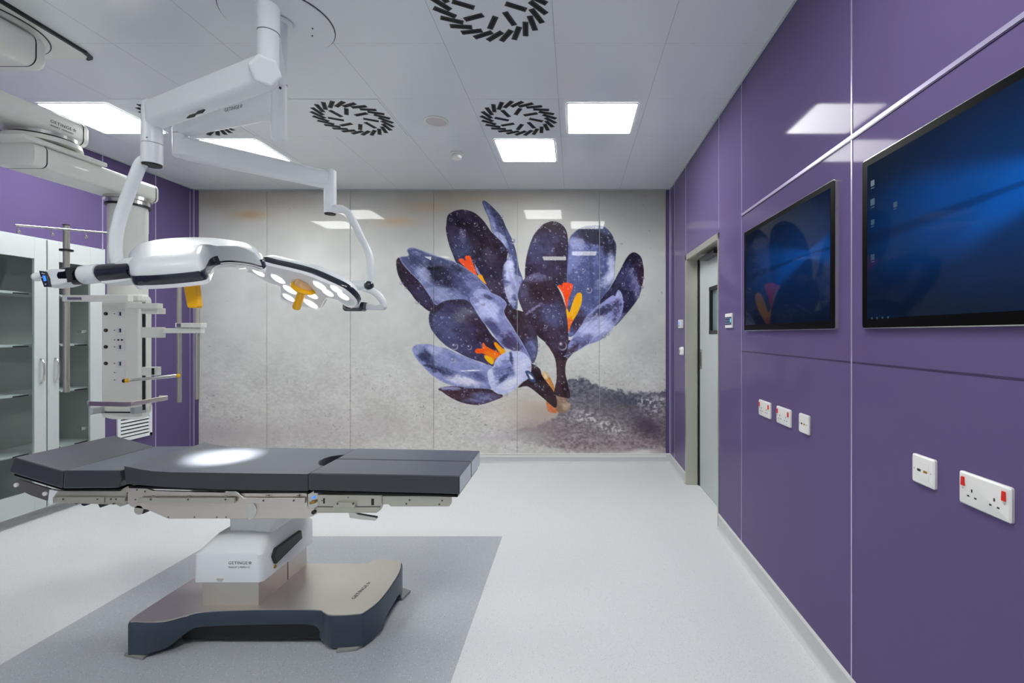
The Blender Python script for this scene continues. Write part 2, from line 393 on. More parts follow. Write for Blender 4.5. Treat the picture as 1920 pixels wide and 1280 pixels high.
# ---------------------------------------------------------------- wall screens
def screen_mat(name, seed, big):
    m = bpy.data.materials.new(name); m.use_nodes = True; nt = m.node_tree; b = nt.nodes['Principled BSDF']
    tc = nt.nodes.new('ShaderNodeTexCoord'); sp = nt.nodes.new('ShaderNodeSeparateXYZ'); nt.links.new(tc.outputs['Object'], sp.inputs[0])
    # along = distance towards the near end of the screen (0..1), up = height (0..1)
    al = math_node(nt, 'DIVIDE', math_node(nt, 'MULTIPLY', sp.outputs[1], -1), .96); al = math_node(nt, 'ADD', al, .5)
    up = math_node(nt, 'ADD', math_node(nt, 'DIVIDE', sp.outputs[2], .55), .5)
    def smooth(v, a, b_):
        n_ = nt.nodes.new('ShaderNodeMapRange'); n_.interpolation_type = 'SMOOTHSTEP'
        n_.inputs['From Min'].default_value = a; n_.inputs['From Max'].default_value = b_; nt.links.new(v, n_.inputs['Value']); return n_.outputs[0]
    hx, hy = .80, .56
    dx = math_node(nt, 'SUBTRACT', al, hx); dy = math_node(nt, 'SUBTRACT', up, hy)
    d = math_node(nt, 'SQRT', math_node(nt, 'ADD', math_node(nt, 'MULTIPLY', dx, dx), math_node(nt, 'MULTIPLY', math_node(nt, 'MULTIPLY', dy, dy), 2.2)))
    glow = math_node(nt, 'POWER', math_node(nt, 'SUBTRACT', 1, math_node(nt, 'MULTIPLY', d, 1.05), True), 1.6)
    ang = math_node(nt, 'DIVIDE', dy, math_node(nt, 'ADD', math_node(nt, 'ABSOLUTE', dx), .06))
    beam = math_node(nt, 'MULTIPLY', smooth(ang, .55, .2), smooth(ang, -.75, -.35))
    bar = math_node(nt, 'MULTIPLY', smooth(ang, -.14, -.07), smooth(ang, .02, -.04))
    k = math_node(nt, 'ADD', math_node(nt, 'MULTIPLY', glow, .45), math_node(nt, 'MULTIPLY', math_node(nt, 'MULTIPLY', glow, beam), .8))
    k = math_node(nt, 'MULTIPLY', k, math_node(nt, 'SUBTRACT', 1, math_node(nt, 'MULTIPLY', bar, .45)))
    nz = nt.nodes.new('ShaderNodeTexNoise'); nz.inputs['Scale'].default_value = 5 if big else 6; nt.links.new(tc.outputs['Object'], nz.inputs['Vector'])
    k = math_node(nt, 'MULTIPLY', k, math_node(nt, 'ADD', math_node(nt, 'MULTIPLY', nz.outputs['Fac'], .8), .55))
    c = mixc(nt, k, lin((0, 14, 40))+(1,), lin((0, 92, 190))+(1,))
    nt.links.new(c, b.inputs['Emission Color']); b.inputs['Emission Strength'].default_value = .85 if big else .42
    b.inputs['Base Color'].default_value = (.004, .006, .01, 1); b.inputs['Roughness'].default_value = .035; b.inputs['Specular IOR Level'].default_value = .07
    return m
BEZ = mat('matt_black_bezel', (4, 4, 5), .4, spec=.06, var=.02)
def wall_screen(ya, yb, label, big):
    # ya = far end, yb = near end
    z0, z1 = 1.419, 2.016; yc = (ya+yb)/2; zc = (z0+z1)/2; L_, Hh = ya-yb, z1-z0
    r = empty('wall_screen', (XR, yc, zc), label, 'screen', 'flat screens on the purple wall')
    def plate(w_, h_, rr, x0, x1):
        mb = MB(); o = rrect(w_, h_, rr)
        mb.loop([[Vector((x0, yc+a, zc+b_)) for a, b_ in o], [Vector((x1, yc+a, zc+b_)) for a, b_ in o]]); return mb
    plate(L_, Hh, .012, XR, XR-.014).build('casing', STEELP, r)
    plate(L_-.006, Hh-.006, .010, XR-.013, XR-.0165).build('bezel', BEZ, r)
    mb = MB(); sw, sh = L_-.066, Hh-.062; sc_ = (0, yc, zc+.004)
    mb.box(XR-.0172, XR-.016, -sw/2, sw/2, -sh/2, sh/2)
    o = mb.build('display', screen_mat('screen_big' if big else 'screen_small', 1, big), None, smooth=0)
    o.parent = r; o.location = (0, 0, .004)
    for v in o.data.vertices: v.co.x -= XR
    if big:
        IG = mat('icon_glow', (16, 36, 52), .3, emit=(60, 120, 165), es=.16)
        for a, b_, s_ in ((.03, .06, .02), (.03, .125, .022), (.03, .195, .018), (.03, .315, .02), (.145, .165, .017)):
            y_ = ya-.033-a; z_ = z1-.031-b_
            ic = MB().box(XR-.0178, XR-.017, y_-s_/2, y_+s_/2, z_-s_/2, z_+s_/2)
            ic.box(XR-.0178, XR-.017, y_-s_*.45, y_+s_*.45, z_-s_*.9, z_-s_*.75)
            ic.build('desktop_icon', IG, o, smooth=0).location = (0, 0, -.004)
        ic = MB()
        for k in range(4): ic.box(XR-.0178, XR-.017, ya-.055-k*.028-.008, ya-.055-k*.028, z0+.036, z0+.043)
        ic.build('taskbar_symbols', IG, o, smooth=0).location = (0, 0, -.004)
    return r
wall_screen(XR_Y(1400, XR), XR_Y(1573, XR), 'dark blue wall screen nearer the sliding door, reflecting the flower mural', False)
wall_screen(XR_Y(1624.5), XR_Y(1624.5)-.998, 'bright blue wall screen nearest the viewer, with desktop icons', True)

# ---------------------------------------------------------------- sockets and switches on the right wall
def plate_yz(mb, yc, zc, w_, h_, rr, x0, x1, w2=None, h2=None):
    o = rrect(w_, h_, rr); o2 = rrect(w2 or w_, h2 or h_, rr)
    mb.loop([[Vector((x0, yc+a, zc+b_)) for a, b_ in o], [Vector((x1, yc+a, zc+b_)) for a, b_ in o2]]); return mb
def double_socket():
    r = empty('double_socket', (0, 0, 0), '', 'socket', 'double sockets with red switches')
    mb = MB(); plate_yz(mb, 0, 0, .152, .086, .006, 0, -.007); plate_yz(mb, 0, 0, .152, .086, .006, -.007, -.0105, .144, .078)
    mb.build('face_plate', WHITE_P, r, bevel=.0012)
    for s in (1, -1):
        pts = [Vector((-.0095, s*.060+a, b_)) for a, b_ in ((-.0055, .007), (.0055, .007), (.004, .030), (-.004, .030))]
        MB().prism(pts, (-.0045, 0, 0)).build('rocker_switch', RED, r, smooth=0)
        mb = MB()
        for a, b_, ww, hh in ((0, .0, .004, .008), (.011, -.016, .0065, .004), (-.011, -.016, .0065, .004)):
            mb.box(-.0112, -.0100, s*.033+a-ww/2, s*.033+a+ww/2, b_-hh/2, b_+hh/2)
        mb.build('pin_holes', GREYK, r, smooth=0)
        MB().cyl((-.0100, s*.061, 0), (-.0113, s*.061, 0), .0025, n=12).build('screw', STEELP, r)
    return r
def single_socket():
    r = empty('data_socket', (0, 0, 0), '', 'socket', 'square data sockets')
    mb = MB(); plate_yz(mb, 0, 0, .090, .086, .006, 0, -.007); plate_yz(mb, 0, 0, .090, .086, .006, -.007, -.0105, .082, .078)
    mb.build('face_plate', WHITE_P, r, bevel=.0012)
    mb = MB(); plate_yz(mb, 0, 0, .052, .052, .001, -.0103, -.0113); mb.build('insert', WHITE_P, r)
    mb = MB(); mb.box(-.0118, -.011, .006, .020, -.004, .003); mb.build('usb_port', GREYK, r, smooth=0)
    mb = MB(); mb.box(-.0118, -.011, -.020, -.005, -.004, .003); mb.build('hdmi_port', BRASS, r, smooth=0)
    for s in (1, -1): MB().cyl((-.0100, s*.033, 0), (-.0113, s*.033, 0), .0025, n=12).build('screw', STEELP, r)
    return r
d0 = double_socket()
for i, (y, z, lb) in enumerate(((2.583, .990, 'white double socket with red switches, under the smaller screen and nearest the door'),
                                (2.350, .990, 'white double socket with red switches, between another double socket and a data plate'),
                                (1.200, .990, 'largest-looking white double socket with two red switches, nearest the viewer'))):
    o = d0 if i == 0 else copy_tree(d0); o.location = (XR, y, z); o['label'] = lb
d1 = single_socket()
for i, (y, z, lb) in enumerate(((2.140, .993, 'small square white data plate beside the two double sockets, far panel'),
                                (1.408, .992, 'square white data plate with brass port beside the nearest double socket'))):
    o = d1 if i == 0 else copy_tree(d1); o.location = (XR, y, z); o['label'] = lb
# door switches
r = empty('touch_switch', (XR, 4.575, 1.498), 'white touch switch with a blue window, upper one beyond the door', 'switch')
plate_yz(MB(), 4.575, 1.498, .095, .082, .006, XR, XR-.03).build('housing', WHITE_P, r, bevel=.003)
plate_yz(MB(), 4.575, 1.505, .035, .03, .004, XR-.0295, XR-.031).build('sensor_window', LCD, r)
MB().box(XR-.0312, XR-.0295, 4.555, 4.60, 1.475, 1.484).build('label_strip', GREYK, r, smooth=0)
r = empty('hand_sensor', (XR, 4.54, 1.236), 'white rounded hand sensor, lower one beyond the door', 'switch')
plate_yz(MB(), 4.54, 1.236, .09, .088, .018, XR, XR-.032, .07, .07).build('housing', WHITE_P, r, bevel=.006)
plate_yz(MB(), 4.54, 1.232, .02, .035, .006, XR-.0315, XR-.0335).build('sensor_window', GREYK, r)
r = empty('control_panel', (XR, 3.175, 1.49), 'white and navy touch control panel between the door and screen', 'control panel')
plate_yz(MB(), 3.175, 1.49, .135, .097, .005, XR, XR-.012).build('housing', WHITE_P, r, bevel=.002)
plate_yz(MB(), 3.175, 1.4875, .125, .054, .001, XR-.0118, XR-.0128).build('touch_display', NAVY, r)
mb = MB()
for i in range(4):
    for j in range(3): mb.box(XR-.0134, XR-.0125, 3.222-i*.026-.007, 3.222-i*.026, 1.470+j*.016, 1.477+j*.016)
mb.build('symbols', mat('pale_symbols', (140, 150, 170), .4, emit=(150, 170, 200), es=.3), r, smooth=0)
MB().box(XR-.0134, XR-.0125, 3.118, 3.136, 1.478, 1.503).build('cyan_button', mat('cyan_symbol', (60, 180, 190), .4, emit=(60, 190, 200), es=.6), r, smooth=0)

# ---------------------------------------------------------------- grilles on the left wall
def grille(y0, y1, z0, z1, ns, label):
    r = empty('wall_grille', (XL, (y0+y1)/2, z0), label, 'vent grille', 'white louvred grilles on the cabinet wall')
    mb = MB(); f_ = .03
    for b_ in ((XL, XL+.014, y0, y0+f_, z0, z1), (XL, XL+.014, y1-f_, y1, z0, z1), (XL, XL+.014, y0, y1, z0, z0+f_), (XL, XL+.014, y0, y1, z1-f_, z1)): mb.box(*b_)
    mb.build('frame', WHITE, r, bevel=.002)
    MB().box(XL, XL+.002, y0+f_, y1-f_, z0+f_, z1-f_).build('back_plate', GREYK, r, smooth=0)
    mb = MB(); hh = (z1-z0-2*f_)/ns
    for k in range(ns):
        z = z0+f_+hh*(k+.5)
        mb.prism([Vector((XL+a, y0+f_, z+b_)) for a, b_ in ((.001, hh*.42), (.003, hh*.46), (.014, -hh*.12), (.012, -hh*.16))], (0, y1-y0-2*f_, 0))
    mb.build('louvres', WHITE, r, smooth=0)
grille(4.267, 4.617, .415, .735, 8, 'white louvred wall grille low down beneath the pendant console')
grille(4.22, 4.58, 2.37, 2.72, 11, 'white louvred wall grille high up behind the pendant column')

# ---------------------------------------------------------------- built-in supply cabinet with two glazed doors
XC = -4.04
cb = empty('supply_cabinet', (XC, (CYA+CYB)/2, CZ0), 'tall pale grey built-in cabinet with two glazed doors and shelves', 'cabinet')
mb = MB(); D_ = XL-.30
mb.box(D_-.02, D_, CYA, CYB, CZ0, CZ1); mb.box(D_, XL, CYA, CYA+.02, CZ0, CZ1); mb.box(D_, XL, CYB-.02, CYB, CZ0, CZ1)
mb.box(D_, XL, CYA, CYB, CZ0, CZ0+.02); mb.box(D_, XL, CYA, CYB, CZ1-.02, CZ1)
mb.build('interior', CABIN, cb, smooth=0)
mb = MB(); e = .022
mb.box(XL, XC-.022, CYA-.02, CYA, CZ0-.03, CZ1+.01); mb.box(XL, XC-.004, CYB, CYB+.012, CZ0-.03, CZ1+.01)
mb.box(XL, XC-.022, CYA, CYB, CZ1, CZ1+.01); mb.box(XL, XC-.022, CYA, CYB, CZ0-.03, CZ0)
mb.build('surround', CABW, cb, smooth=0)
for z in (.50, .945, 1.315, 1.71):
    o = MB().box(D_+.005, XL+.01, CYA+.022, CYB-.022, z-.012, z+.006).build('shelf', CABW, cb, smooth=0)
    for ys in (3.30, 3.50, 3.72, 3.93):
        MB().box(XL+.0101, XL+.013, ys-.03, ys+.07, z-.012, z-.003).build('shelf_edge_clip', BLACK, o, smooth=0)
def cab_door(y0, y1, gl0, gl1, hy):
    zt, zb, gt, gb = CZ1, CZ0-.025, CZ1-.155, CZ0+.13
    mb = MB(); x0, x1 = XC-.020, XC
    for b_ in ((x0, x1, y0, gl0, zb, zt), (x0, x1, gl1, y1, zb, zt), (x0, x1, gl0, gl1, zb, gb), (x0, x1, gl0, gl1, gt, zt)): mb.box(*b_)
    d = mb.build('door', CABW, cb, bevel=.0015)
    MB().box(XC-.013, XC-.009, gl0-.005, gl1+.005, gb-.005, gt+.005).build('glass_pane', GLASS, d, smooth=0)
    pts = cr([(XC, hy, 1.215), (XC+.022, hy, 1.19), (XC+.03, hy, 1.12), (XC+.022, hy, 1.05), (XC, hy, 1.025)], 6)
    MB().tube(pts, .0065, 10).build('handle', STEELP, d)
    if hy > 3.6:
        for z in (1.42, .62, 1.93): MB().box(XC-.06, XC-.022, gl1-.05, gl1-.01, z-.012, z+.012).build('hinge', STEELP, d, bevel=.002)
cab_door(CYA+.002, 3.615, CYA+.09, 3.535, 3.575)
cab_door(3.625, CYB-.002, 3.705, 3.945, 3.675)

# ---------------------------------------------------------------- operating table
TB = empty('operating_table', (-1.45, 2.34, 0), 'operating table with black padded sections on a steel and slate-blue pedestal', 'operating table')
# base: outline traced on the top plate
def zplane(px, py, z):
    Y = (EYE-z)*F/(py-CY); return Vector(((px-CX)/F*Y, Y, z))
near = [zplane(*p, .155) for p in ((247.7, 1158), (256, 1165), (301.6, 1165), (340, 1156), (380, 1147), (482, 1143), (590, 1143), (608, 1148), (622, 1153), (669, 1151), (686, 1146), (716, 1122), (745, 1081), (753, 1060), (748, 1051))]
far = [Vector((-1.06, 2.607, .155)), Vector((-1.10, 2.60, .155)), Vector((-1.17, 2.565, .155)), Vector((-1.66, 2.57, .155)), Vector((-1.79, 2.62, .155)), Vector((-1.90, 2.61, .155)), Vector((-1.94, 2.56, .155)), Vector((-1.942, 2.3, .155))]
outl = cr(near+far, 5, True)
cen = Vector((-1.43, 2.33, .155))
def ring(z, grow=0., zf=None):
    out = []
    for p in outl:
        d = (p-cen); d.z = 0
        q = p+d.normalized()*grow
        out.append(Vector((q.x, q.y, z if zf is None else zf(p))))
    return out
def arch(p):
    # feet at the four corners, raised between them
    def ss(a, b, t):
        t = max(0, min(1, (t-a)/(b-a))); return t*t*(3-2*t)
    if p.x > -.97: a = ss(2.22, 2.27, p.y)*(1-ss(2.44, 2.49, p.y))*.045
    elif p.x < -1.90: a = ss(2.15, 2.25, p.y)*(1-ss(2.42, 2.52, p.y))*.05
    else: a = ss(-1.865, -1.72, p.x)*(1-ss(-1.19, -1.07, p.x))*.078
    return .012+a
mb = MB()
mb.loop([ring(0, -.055, lambda p: arch(p)), ring(0, .004, arch), ring(.14, .004), ring(.151, .0), ring(.151, -.03)], False, True)
bs = mb.build('base', SLATE, TB, smooth=50)
mb = MB(); mb.loop([ring(.150, -.004), ring(.156, -.004)]); pl = mb.build('top_plate', STEEL, bs)
MB().box(-1.78, -1.10, 2.135, 2.52, .018, .15).build('undercarriage', BLACK, bs, bevel=.01)
MB().box(-1.1, -.965, 2.24, 2.46, .02, .11).build('drive_unit', BLACK, bs, bevel=.01)
for x, y, z_ in ((-.9335, 2.30, .075), (-.932, 2.36, .08), (-.93, 2.42, .085), (-.934, 2.27, .06)):
    MB().cyl((x-.04, y, z_-.02), (x-.012, y, z_-.02), .012, n=12).build('connector', STEELP, bs)
PADG = mat('grey_foot', (150, 152, 150), .45, var=.03)
def pad_at(pts):
    mb = MB(); v = [Vector(p) for p in pts]; mb.prism(v, (0, 0, .013)); return mb.build('foot_pad', PADG, bs, bevel=.003)
pad_at([(-1.955, 2.05, 0), (-1.85, 2.025, 0), (-1.85, 2.09, 0), (-1.94, 2.12, 0)])
pad_at([(-1.045, 2.07, 0), (-.96, 2.085, 0), (-.90, 2.20, 0), (-.93, 2.22, 0), (-1.04, 2.12, 0)])
pad_at([(-.90, 2.48, 0), (-.885, 2.56, 0), (-1.03, 2.63, 0), (-1.03, 2.55, 0)])
pad_at([(-1.96, 2.54, 0), (-1.94, 2.63, 0), (-1.80, 2.64, 0), (-1.82, 2.54, 0)])
lettering('GETINGE', .028, (-1.03, 2.215, .1565), (.10, 1, 0), (-1, .1, 0), bs, mark=True)
# column
mb = MB(); mb.box(-1.705, -1.445, 2.165, 2.555, .155, .29); st = mb.build('column_sleeve', STEEL, TB, bevel=.003)
MB().box(-1.4455, -1.4435, 2.383, 2.386, .16, .285).build('sleeve_seam', GREYK, st, smooth=0)
def rr3(x0, x1, y0, y1, z, r_): return [Vector(((x0+x1)/2+a, (y0+y1)/2+b, z)) for a, b in rrect(x1-x0, y1-y0, r_)]
mb = MB()
mb.loop([rr3(-1.732, -1.417, 2.145, 2.575, .272, .02), rr3(-1.732, -1.417, 2.145, 2.575, .395, .025), rr3(-1.722, -1.425, 2.155, 2.565, .408, .03),
         rr3(-1.69, -1.44, 2.21, 2.53, .455, .05), rr3(-1.65, -1.45, 2.26, 2.50, .478, .05)])
cv = mb.build('column_cover', WHITE, TB, smooth=40)
mb = MB(); mb.loop([rr3(-1.64, -1.44, 2.24, 2.50, .455, .02), rr3(-1.635, -1.44, 2.23, 2.50, .57, .02)]); mb.build('neck', WHITE, TB)
MB().prism([Vector((-1.49, 2.232, z)) for z in ()] or [Vector((-1.50, 2.225, .56)), Vector((-1.38, 2.225, .56)), Vector((-1.44, 2.225, .47)), Vector((-1.50, 2.225, .47))], (0, .26, 0)).build('neck_gusset', WHITE, TB, smooth=0)
mb = MB(); mb.prism([Vector((-1.418, y, z)) for y, z in ((2.225, .315), (2.205, .36), (2.225, .392), (2.43, .392), (2.44, .345))], (.018, 0, 0)); mb.build('grab_handle', BLACK, cv, bevel=.006)
MB().cyl((-1.418, 2.235, .300), (-1.412, 2.235, .300), .008, n=16).build('indicator', BRASS, cv)
lettering('GETINGE', .0195, (-1.570, 2.1445, .354), (1, 0, 0), (0, 0, 1), cv, mark=True)
lettering('MAQUET | MEERA CL', .0095, (-1.570, 2.1445, .338), (1, 0, 0), (0, 0, 1), cv, name='small_lettering', mark=False)
MB().prism([Vector((-1.625+a, 2.1435, .272+b)) for a, b in ((0, .018), (.035, .018), (.026, .004), (.009, .004))], (0, .003, 0)).build('latch', STEEL, cv, smooth=0)

YN, YFR = 2.13, 2.595          # near and far side of the padded sections
# pads
def pad(name, pts, y0, y1, parent=TB, bev=.007):
    mb = MB(); mb.prism([Vector((x, y0, z)) for x, z in pts], (0, y1-y0, 0)); return mb.build(name, PAD, parent, bevel=bev, seg=3, smooth=50)
def xz(px, py, Y=YN): p = P(px, py, Y); return (p.x, p.z)
pad('head_pad', [xz(26, 857), xz(118, 883), xz(116.5, 916), xz(15, 885)], YN, YFR)
pad('upper_back_pad', [xz(119.5, 882), xz(222, 881.5), xz(228, 900), xz(220, 915), xz(117.5, 916)], YN, YFR)
# main pad with the notch cut in its leg end
top = [(232.5, 874), (245, 876), (262, 879.5), (285, 883), (320, 885), (400, 886), (500, 887.5), (560, 888)]
bot = [(560, 920), (480, 918.5), (400, 917), (310, 913), (260, 909), (236, 907)]
Xe = P(577, 888, YN).x; YM = 2.37
ys = [YN, YM-.105, YM-.10, YM-.06, YM-.02, YM+.03, YM+.07, YM+.095, YM+.10, YFR]
xe = [Xe, Xe, Xe-.02, Xe-.055, Xe-.066, Xe-.066, Xe-.05, Xe-.02, Xe, Xe]
mb = MB(); rings = []
for y, x_e in zip(ys, xe):
    t_ = [Vector((min(xz(*p)[0], x_e-.001*k), y, xz(*p)[1])) for k, p in enumerate(top[::-1])][::-1]
    b_ = [Vector((min(xz(*p)[0], x_e-.001*k), y, xz(*p)[1])) for k, p in enumerate(bot)]
    rings.append(t_+[Vector((x_e, y, xz(575, 888.5)[1])), Vector((x_e, y, xz(575, 920)[1]))]+b_)
mb.loop(rings); mb.build('main_pad', PAD, TB, bevel=.006, seg=3, smooth=50)
leg_pts = [xz(580.5, 886), xz(862, 891.5), xz(862, 926), xz(580, 918.5)]
pad('leg_pad', leg_pts, YN-.005, YM-.0015)
pad('leg_pad', leg_pts, YM+.0015, YFR-.005)
# dark support plates under the pads
mb = MB()
for (a, b) in (((20, 888), (116, 917.5)), ((117, 917.5), (220, 917.5)), ((236, 912), (575, 922)), ((585, 921), (857, 929))):
    pa, pb = xz(*a), xz(*b)
    mb.prism([Vector((pa[0], YN+.012, pa[1])), Vector((pb[0], YN+.012, pb[1])), Vector((pb[0], YN+.012, pb[1]-.012)), Vector((pa[0], YN+.012, pa[1]-.012))], (0, YFR-YN-.02, 0))
mb.build('support_plates', BLACKG, TB, bevel=.003)
# frame plates on both sides
def side(name, pts, m, t=.012, off=0., bev=.002, y=YN+.02, both=True, parent=TB):
    o = MB(); o.prism([P(x, yy, y) + Vector((0, off, 0)) for x, yy in pts], (0, t, 0)); ob = o.build(name, m, parent, bevel=bev)
    if both:
        yf = YFR-.02-t-off
        o = MB(); o.prism([Vector((P(x, yy, y).x, yf, P(x, yy, y).z)) for x, yy in pts], (0, t, 0)); o.build(name, m, parent, bevel=bev)
    return ob
arc = [(250+14*math.cos(a), 923-14*math.sin(a)) for a in [math.radians(d) for d in range(60, 181, 15)]]
main_plate = [(286, 920), (270, 913)] + arc + [(237, 938), (243, 948), (252, 952), (275, 955), (315, 972.5), (574, 972), (588, 967), (590, 953), (577, 950), (575, 924), (460, 924)]
mp_ = side('main_frame', main_plate, STEEL, .014)
SCR = mat('screw_steel', (120, 117, 112), .35, .7, var=.03)
def screws(pts, parent, y=YN+.004, r_=.0046, m=SCR):
    for x, yy in pts:
        p = P(x, yy, y); p.y = y; MB().cyl(p+Vector((0, .005, 0)), p-Vector((0, .0016, 0)), r_, n=14).build('screw', m, parent); MB().cyl(p, p-Vector((0, .0022, 0)), r_*.45, n=6).build('screw_socket', GREYK, parent)
sr = side('side_rail', [(264, 931), (444, 931), (444, 941), (264, 941)], NICKEL, .008, -.016, .001); screws([(283, 936), (353, 936), (423, 936)], sr)
side('side_rail', [(460, 931.5), (575, 931.5), (575, 941), (460, 941)], STEEL, .008, -.014, .001)
screws([(494, 938), (551, 938)], mp_, y=YN+.006); screws([(505, 928.5), (562, 928.5), (257, 918), (272, 921), (239, 924), (254, 936), (316, 969), (365, 969), (407, 969), (424, 969)], mp_, y=YN+.02, r_=.0034)
for a_ in (293, 360, 428, 505, 562):
    q_ = P(a_, 929, YN+.02); MB().tube([q_+Vector((-.008, 0, 0)), q_+Vector((-.006, -.012, .002)), q_+Vector((.006, -.012, .002))], .003, 8).build('rail_clip', STEELP, mp_)
side('lock_plate', [(426, 919), (447, 919), (462, 932), (460, 934), (444, 921.5), (426, 921.5)], STEELP, .01, -.014)
side('pivot_cover', [(463+19*math.cos(a), 956-19*math.sin(a)) for a in [math.radians(d) for d in range(-75, 76, 15)]]+[(466, 972)], STEELP, .004, -.004, .001, both=False)
# under-frame block between the side plates
mb = MB(); a_ = P(330, 968, YN).x; b_ = P(585, 940, YN).x; zz = P(400, 970, YN).z
mb.box(a_, b_, YN+.036, YFR-.036, zz, zz+.095); mb.build('lift_block', STEEL, TB, bevel=.003)
p = P(588, 960, YN+.01); MB().cyl(p+Vector((0, .01, 0)), p-Vector((0, .004, 0)), .009, n=16).build('socket_screw', GREYK, TB)
# roller under the left hinge
p = P(260, 956, YN+.02); MB().cyl(p, p+Vector((0, .03, 0)), .021, n=24).build('roller', NICKEL, TB); MB().cyl(p+Vector((.012, .004, 0)), p+Vector((.012, .028, 0)), .019, n=24).build('roller_tyre', BLACK, TB)
# head-end frame
hf = side('back_frame', [(108, 920), (222, 920), (237, 912), (240, 931), (237, 946), (225, 950), (218, 946), (120, 943), (106, 941), (101, 931)], NICKEL, .014)
sr = side('side_rail', [(105, 930), (200, 930), (200, 941), (105, 941)], NICKEL, .008, -.014, .001); screws([(119, 935.5), (183, 935.5), (208, 935.5), (217.5, 935.5), (213, 944)], sr, y=YN+.006, r_=.004)
side('side_rail', [(203, 931), (237, 931), (237, 941), (203, 941)], NICKEL, .008, -.013, .001)
side('hinge_bracket', [(93, 917.5), (109, 921), (101, 931), (106, 942), (92, 946), (90, 940)], WHITE, .02, -.002)
hp = side('head_bracket', [(30, 898), (93, 917), (88, 939), (58, 929), (27, 914), (27, 909)], mat('grey_bracket', (120, 118, 118), .4, .6, var=.03), .012)
for x, yy in ((32, 908.5), (85.5, 925)):
    p = P(x, yy, YN+.02); MB().cyl(p+Vector((0, .004, 0)), p-Vector((0, .006, 0)), .0095, n=20).build('bolt', WHITE_P, hp)
for k, (q, m) in enumerate((([(117, 944), (126, 941), (136, 943), (126, 952), (120, 950)], BLACK), ([(132, 945), (150, 947), (149, 952), (140, 955), (135, 953)], NAVY), ([(165, 948), (194, 949), (185, 953), (170, 958)], BLACK))):
    side('release_lever', q, m, .05, .04, .003, both=False)
# leg-end frame with clamp and lever
rr_ = [(716, 948), (712, 957), (706, 961), (596, 961), (596, 927), (716, 927), (716, 932)]
lf = side('leg_frame', rr_, NICKEL, .03, -.004, .003)
side('leg_bar', [(700, 933), (703, 930), (846, 930), (846, 944), (842, 950), (732, 950), (728, 946), (704, 946)], NICKEL, .014, .004, .002)
screws([(762, 944), (824, 945), (768, 937), (829, 938)], lf, y=YN+.024)
side('rail_clamp', [(628, 949), (629, 943), (635, 939), (664, 939), (669, 943), (669, 949)], NICKEL, .018, -.02, .002, both=False)
screws([(633, 944), (662, 944)], lf, y=YN+.0); screws([(653, 932), (604, 938)], lf, y=YN+.016, r_=.003)
side('frame_gap', [(596, 948.3), (714, 948.3), (714, 949.6), (596, 949.6)], BLACK, .002, -.0055, 0, both=False)
side('frame_gap', [(697, 934), (702, 934), (702, 946), (697, 946)], BLACK, .002, -.0055, 0, both=False)
side('frame_gap', [(607, 933), (610, 933), (610, 943), (607, 943)], BLACK, .002, -.0055, 0, both=False)
side('knee_joint', [(577, 926), (592, 918), (597, 920), (597, 948), (590, 953), (578, 953)], STEELP, .03, -.002, .002)
p = P(588, 932.5, YN+.015); MB().ball(p, .006).build('blue_stud', LCD, TB)
p = P(587, 941, YN+.012); MB().cyl(p+Vector((-.012, -.004, -.003)), p+Vector((.012, -.004, .003)), .006, n=12).build('brass_knob', BRASS, TB)
lv = side('clamp_lever', [(649, 961), (662, 963), (667, 967), (702, 973), (703, 976), (699, 979.5), (672, 977), (651, 974)], STEELP, .02, .02, .003, both=False)

# ---------------------------------------------------------------- surgical light with two heads on spring arms
CXm, CYm = -1.48, 2.37
SL = empty('surgical_light', (CXm, CYm, H), 'white ceiling-mounted twin surgical light with yellow-orange handles and charcoal rims', 'surgical light')
mb = MB().lathe_axis((CXm, CYm, H), (0, 0, -1), [(0, .25), (.006, .25), (.008, .248)], 72); cp = mb.build('ceiling_cover', CEILV, SL)
MB().lathe_axis((CXm, CYm, H), (0, 0, -1), [(0, .2535), (.003, .2535)], 72).build('cover_gap', GREYK, cp)
for a in (0.3, .75, 2.3): MB().cyl((CXm+.15*math.cos(a), CYm+.15*math.sin(a), H-.013), (CXm+.15*math.cos(a), CYm+.15*math.sin(a), H-.0155), .004, n=10).build('screw', GREYK, cp)
mb = MB(); mb.lathe_axis((CXm, CYm, H-.013), (0, 0, -1), [(0, .065), (.008, .06), (.01, .036), (.58, .036), (.59, .03)], 32); co = mb.build('column', WHITE, SL)
for z in (2.74, 2.66, 2.62): MB().cyl((CXm+.022, CYm-.027, z), (CXm+.024, CYm-.030, z), .006, n=12).build('bolt', GREYK, co)
MB().lathe_axis((CXm, CYm, 2.652), (0, 0, -1), [(0, .0365), (.004, .0365)], 32).build('joint_line', GREYK, co)
# first arm: short extension towards the viewer, down tube, spring arm, curved tube
A1 = Vector(((503-CX)/F*1.87, 1.87, 0)); A2 = P(290, 250, 2.08)
mb = MB(); mb.cyl((A1.x, A1.y, 2.66), (CXm, CYm, 2.66), .033, n=24); mb.build('extension_arm', WHITE, SL)
zt, zb = 1.4+618/F*1.87, P(500, 150, 1.87).z
mb = MB(); mb.lathe_axis((A1.x, A1.y, zt), (0, 0, -1), [(0, .028), (.008, .038), (.012, .0405), (zt-P(0, 62, 1.87).z, .0405)], 36); mb.build('joint_cap', WHITE, SL)
MB().lathe_axis((A1.x, A1.y, P(0, 60, 1.87).z), (0, 0, -1), [(0, .0385), (.006, .0385)], 36).build('joint_ring', GREYK, SL)
mb = MB(); mb.lathe_axis((A1.x, A1.y, P(0, 63, 1.87).z), (0, 0, -1), [(0, .038), (P(0, 63, 1.87).z-P(0, 125, 1.87).z, .038), (P(0, 63, 1.87).z-P(0, 158, 1.87).z, .030)], 36); mb.build('down_tube', WHITE, SL)
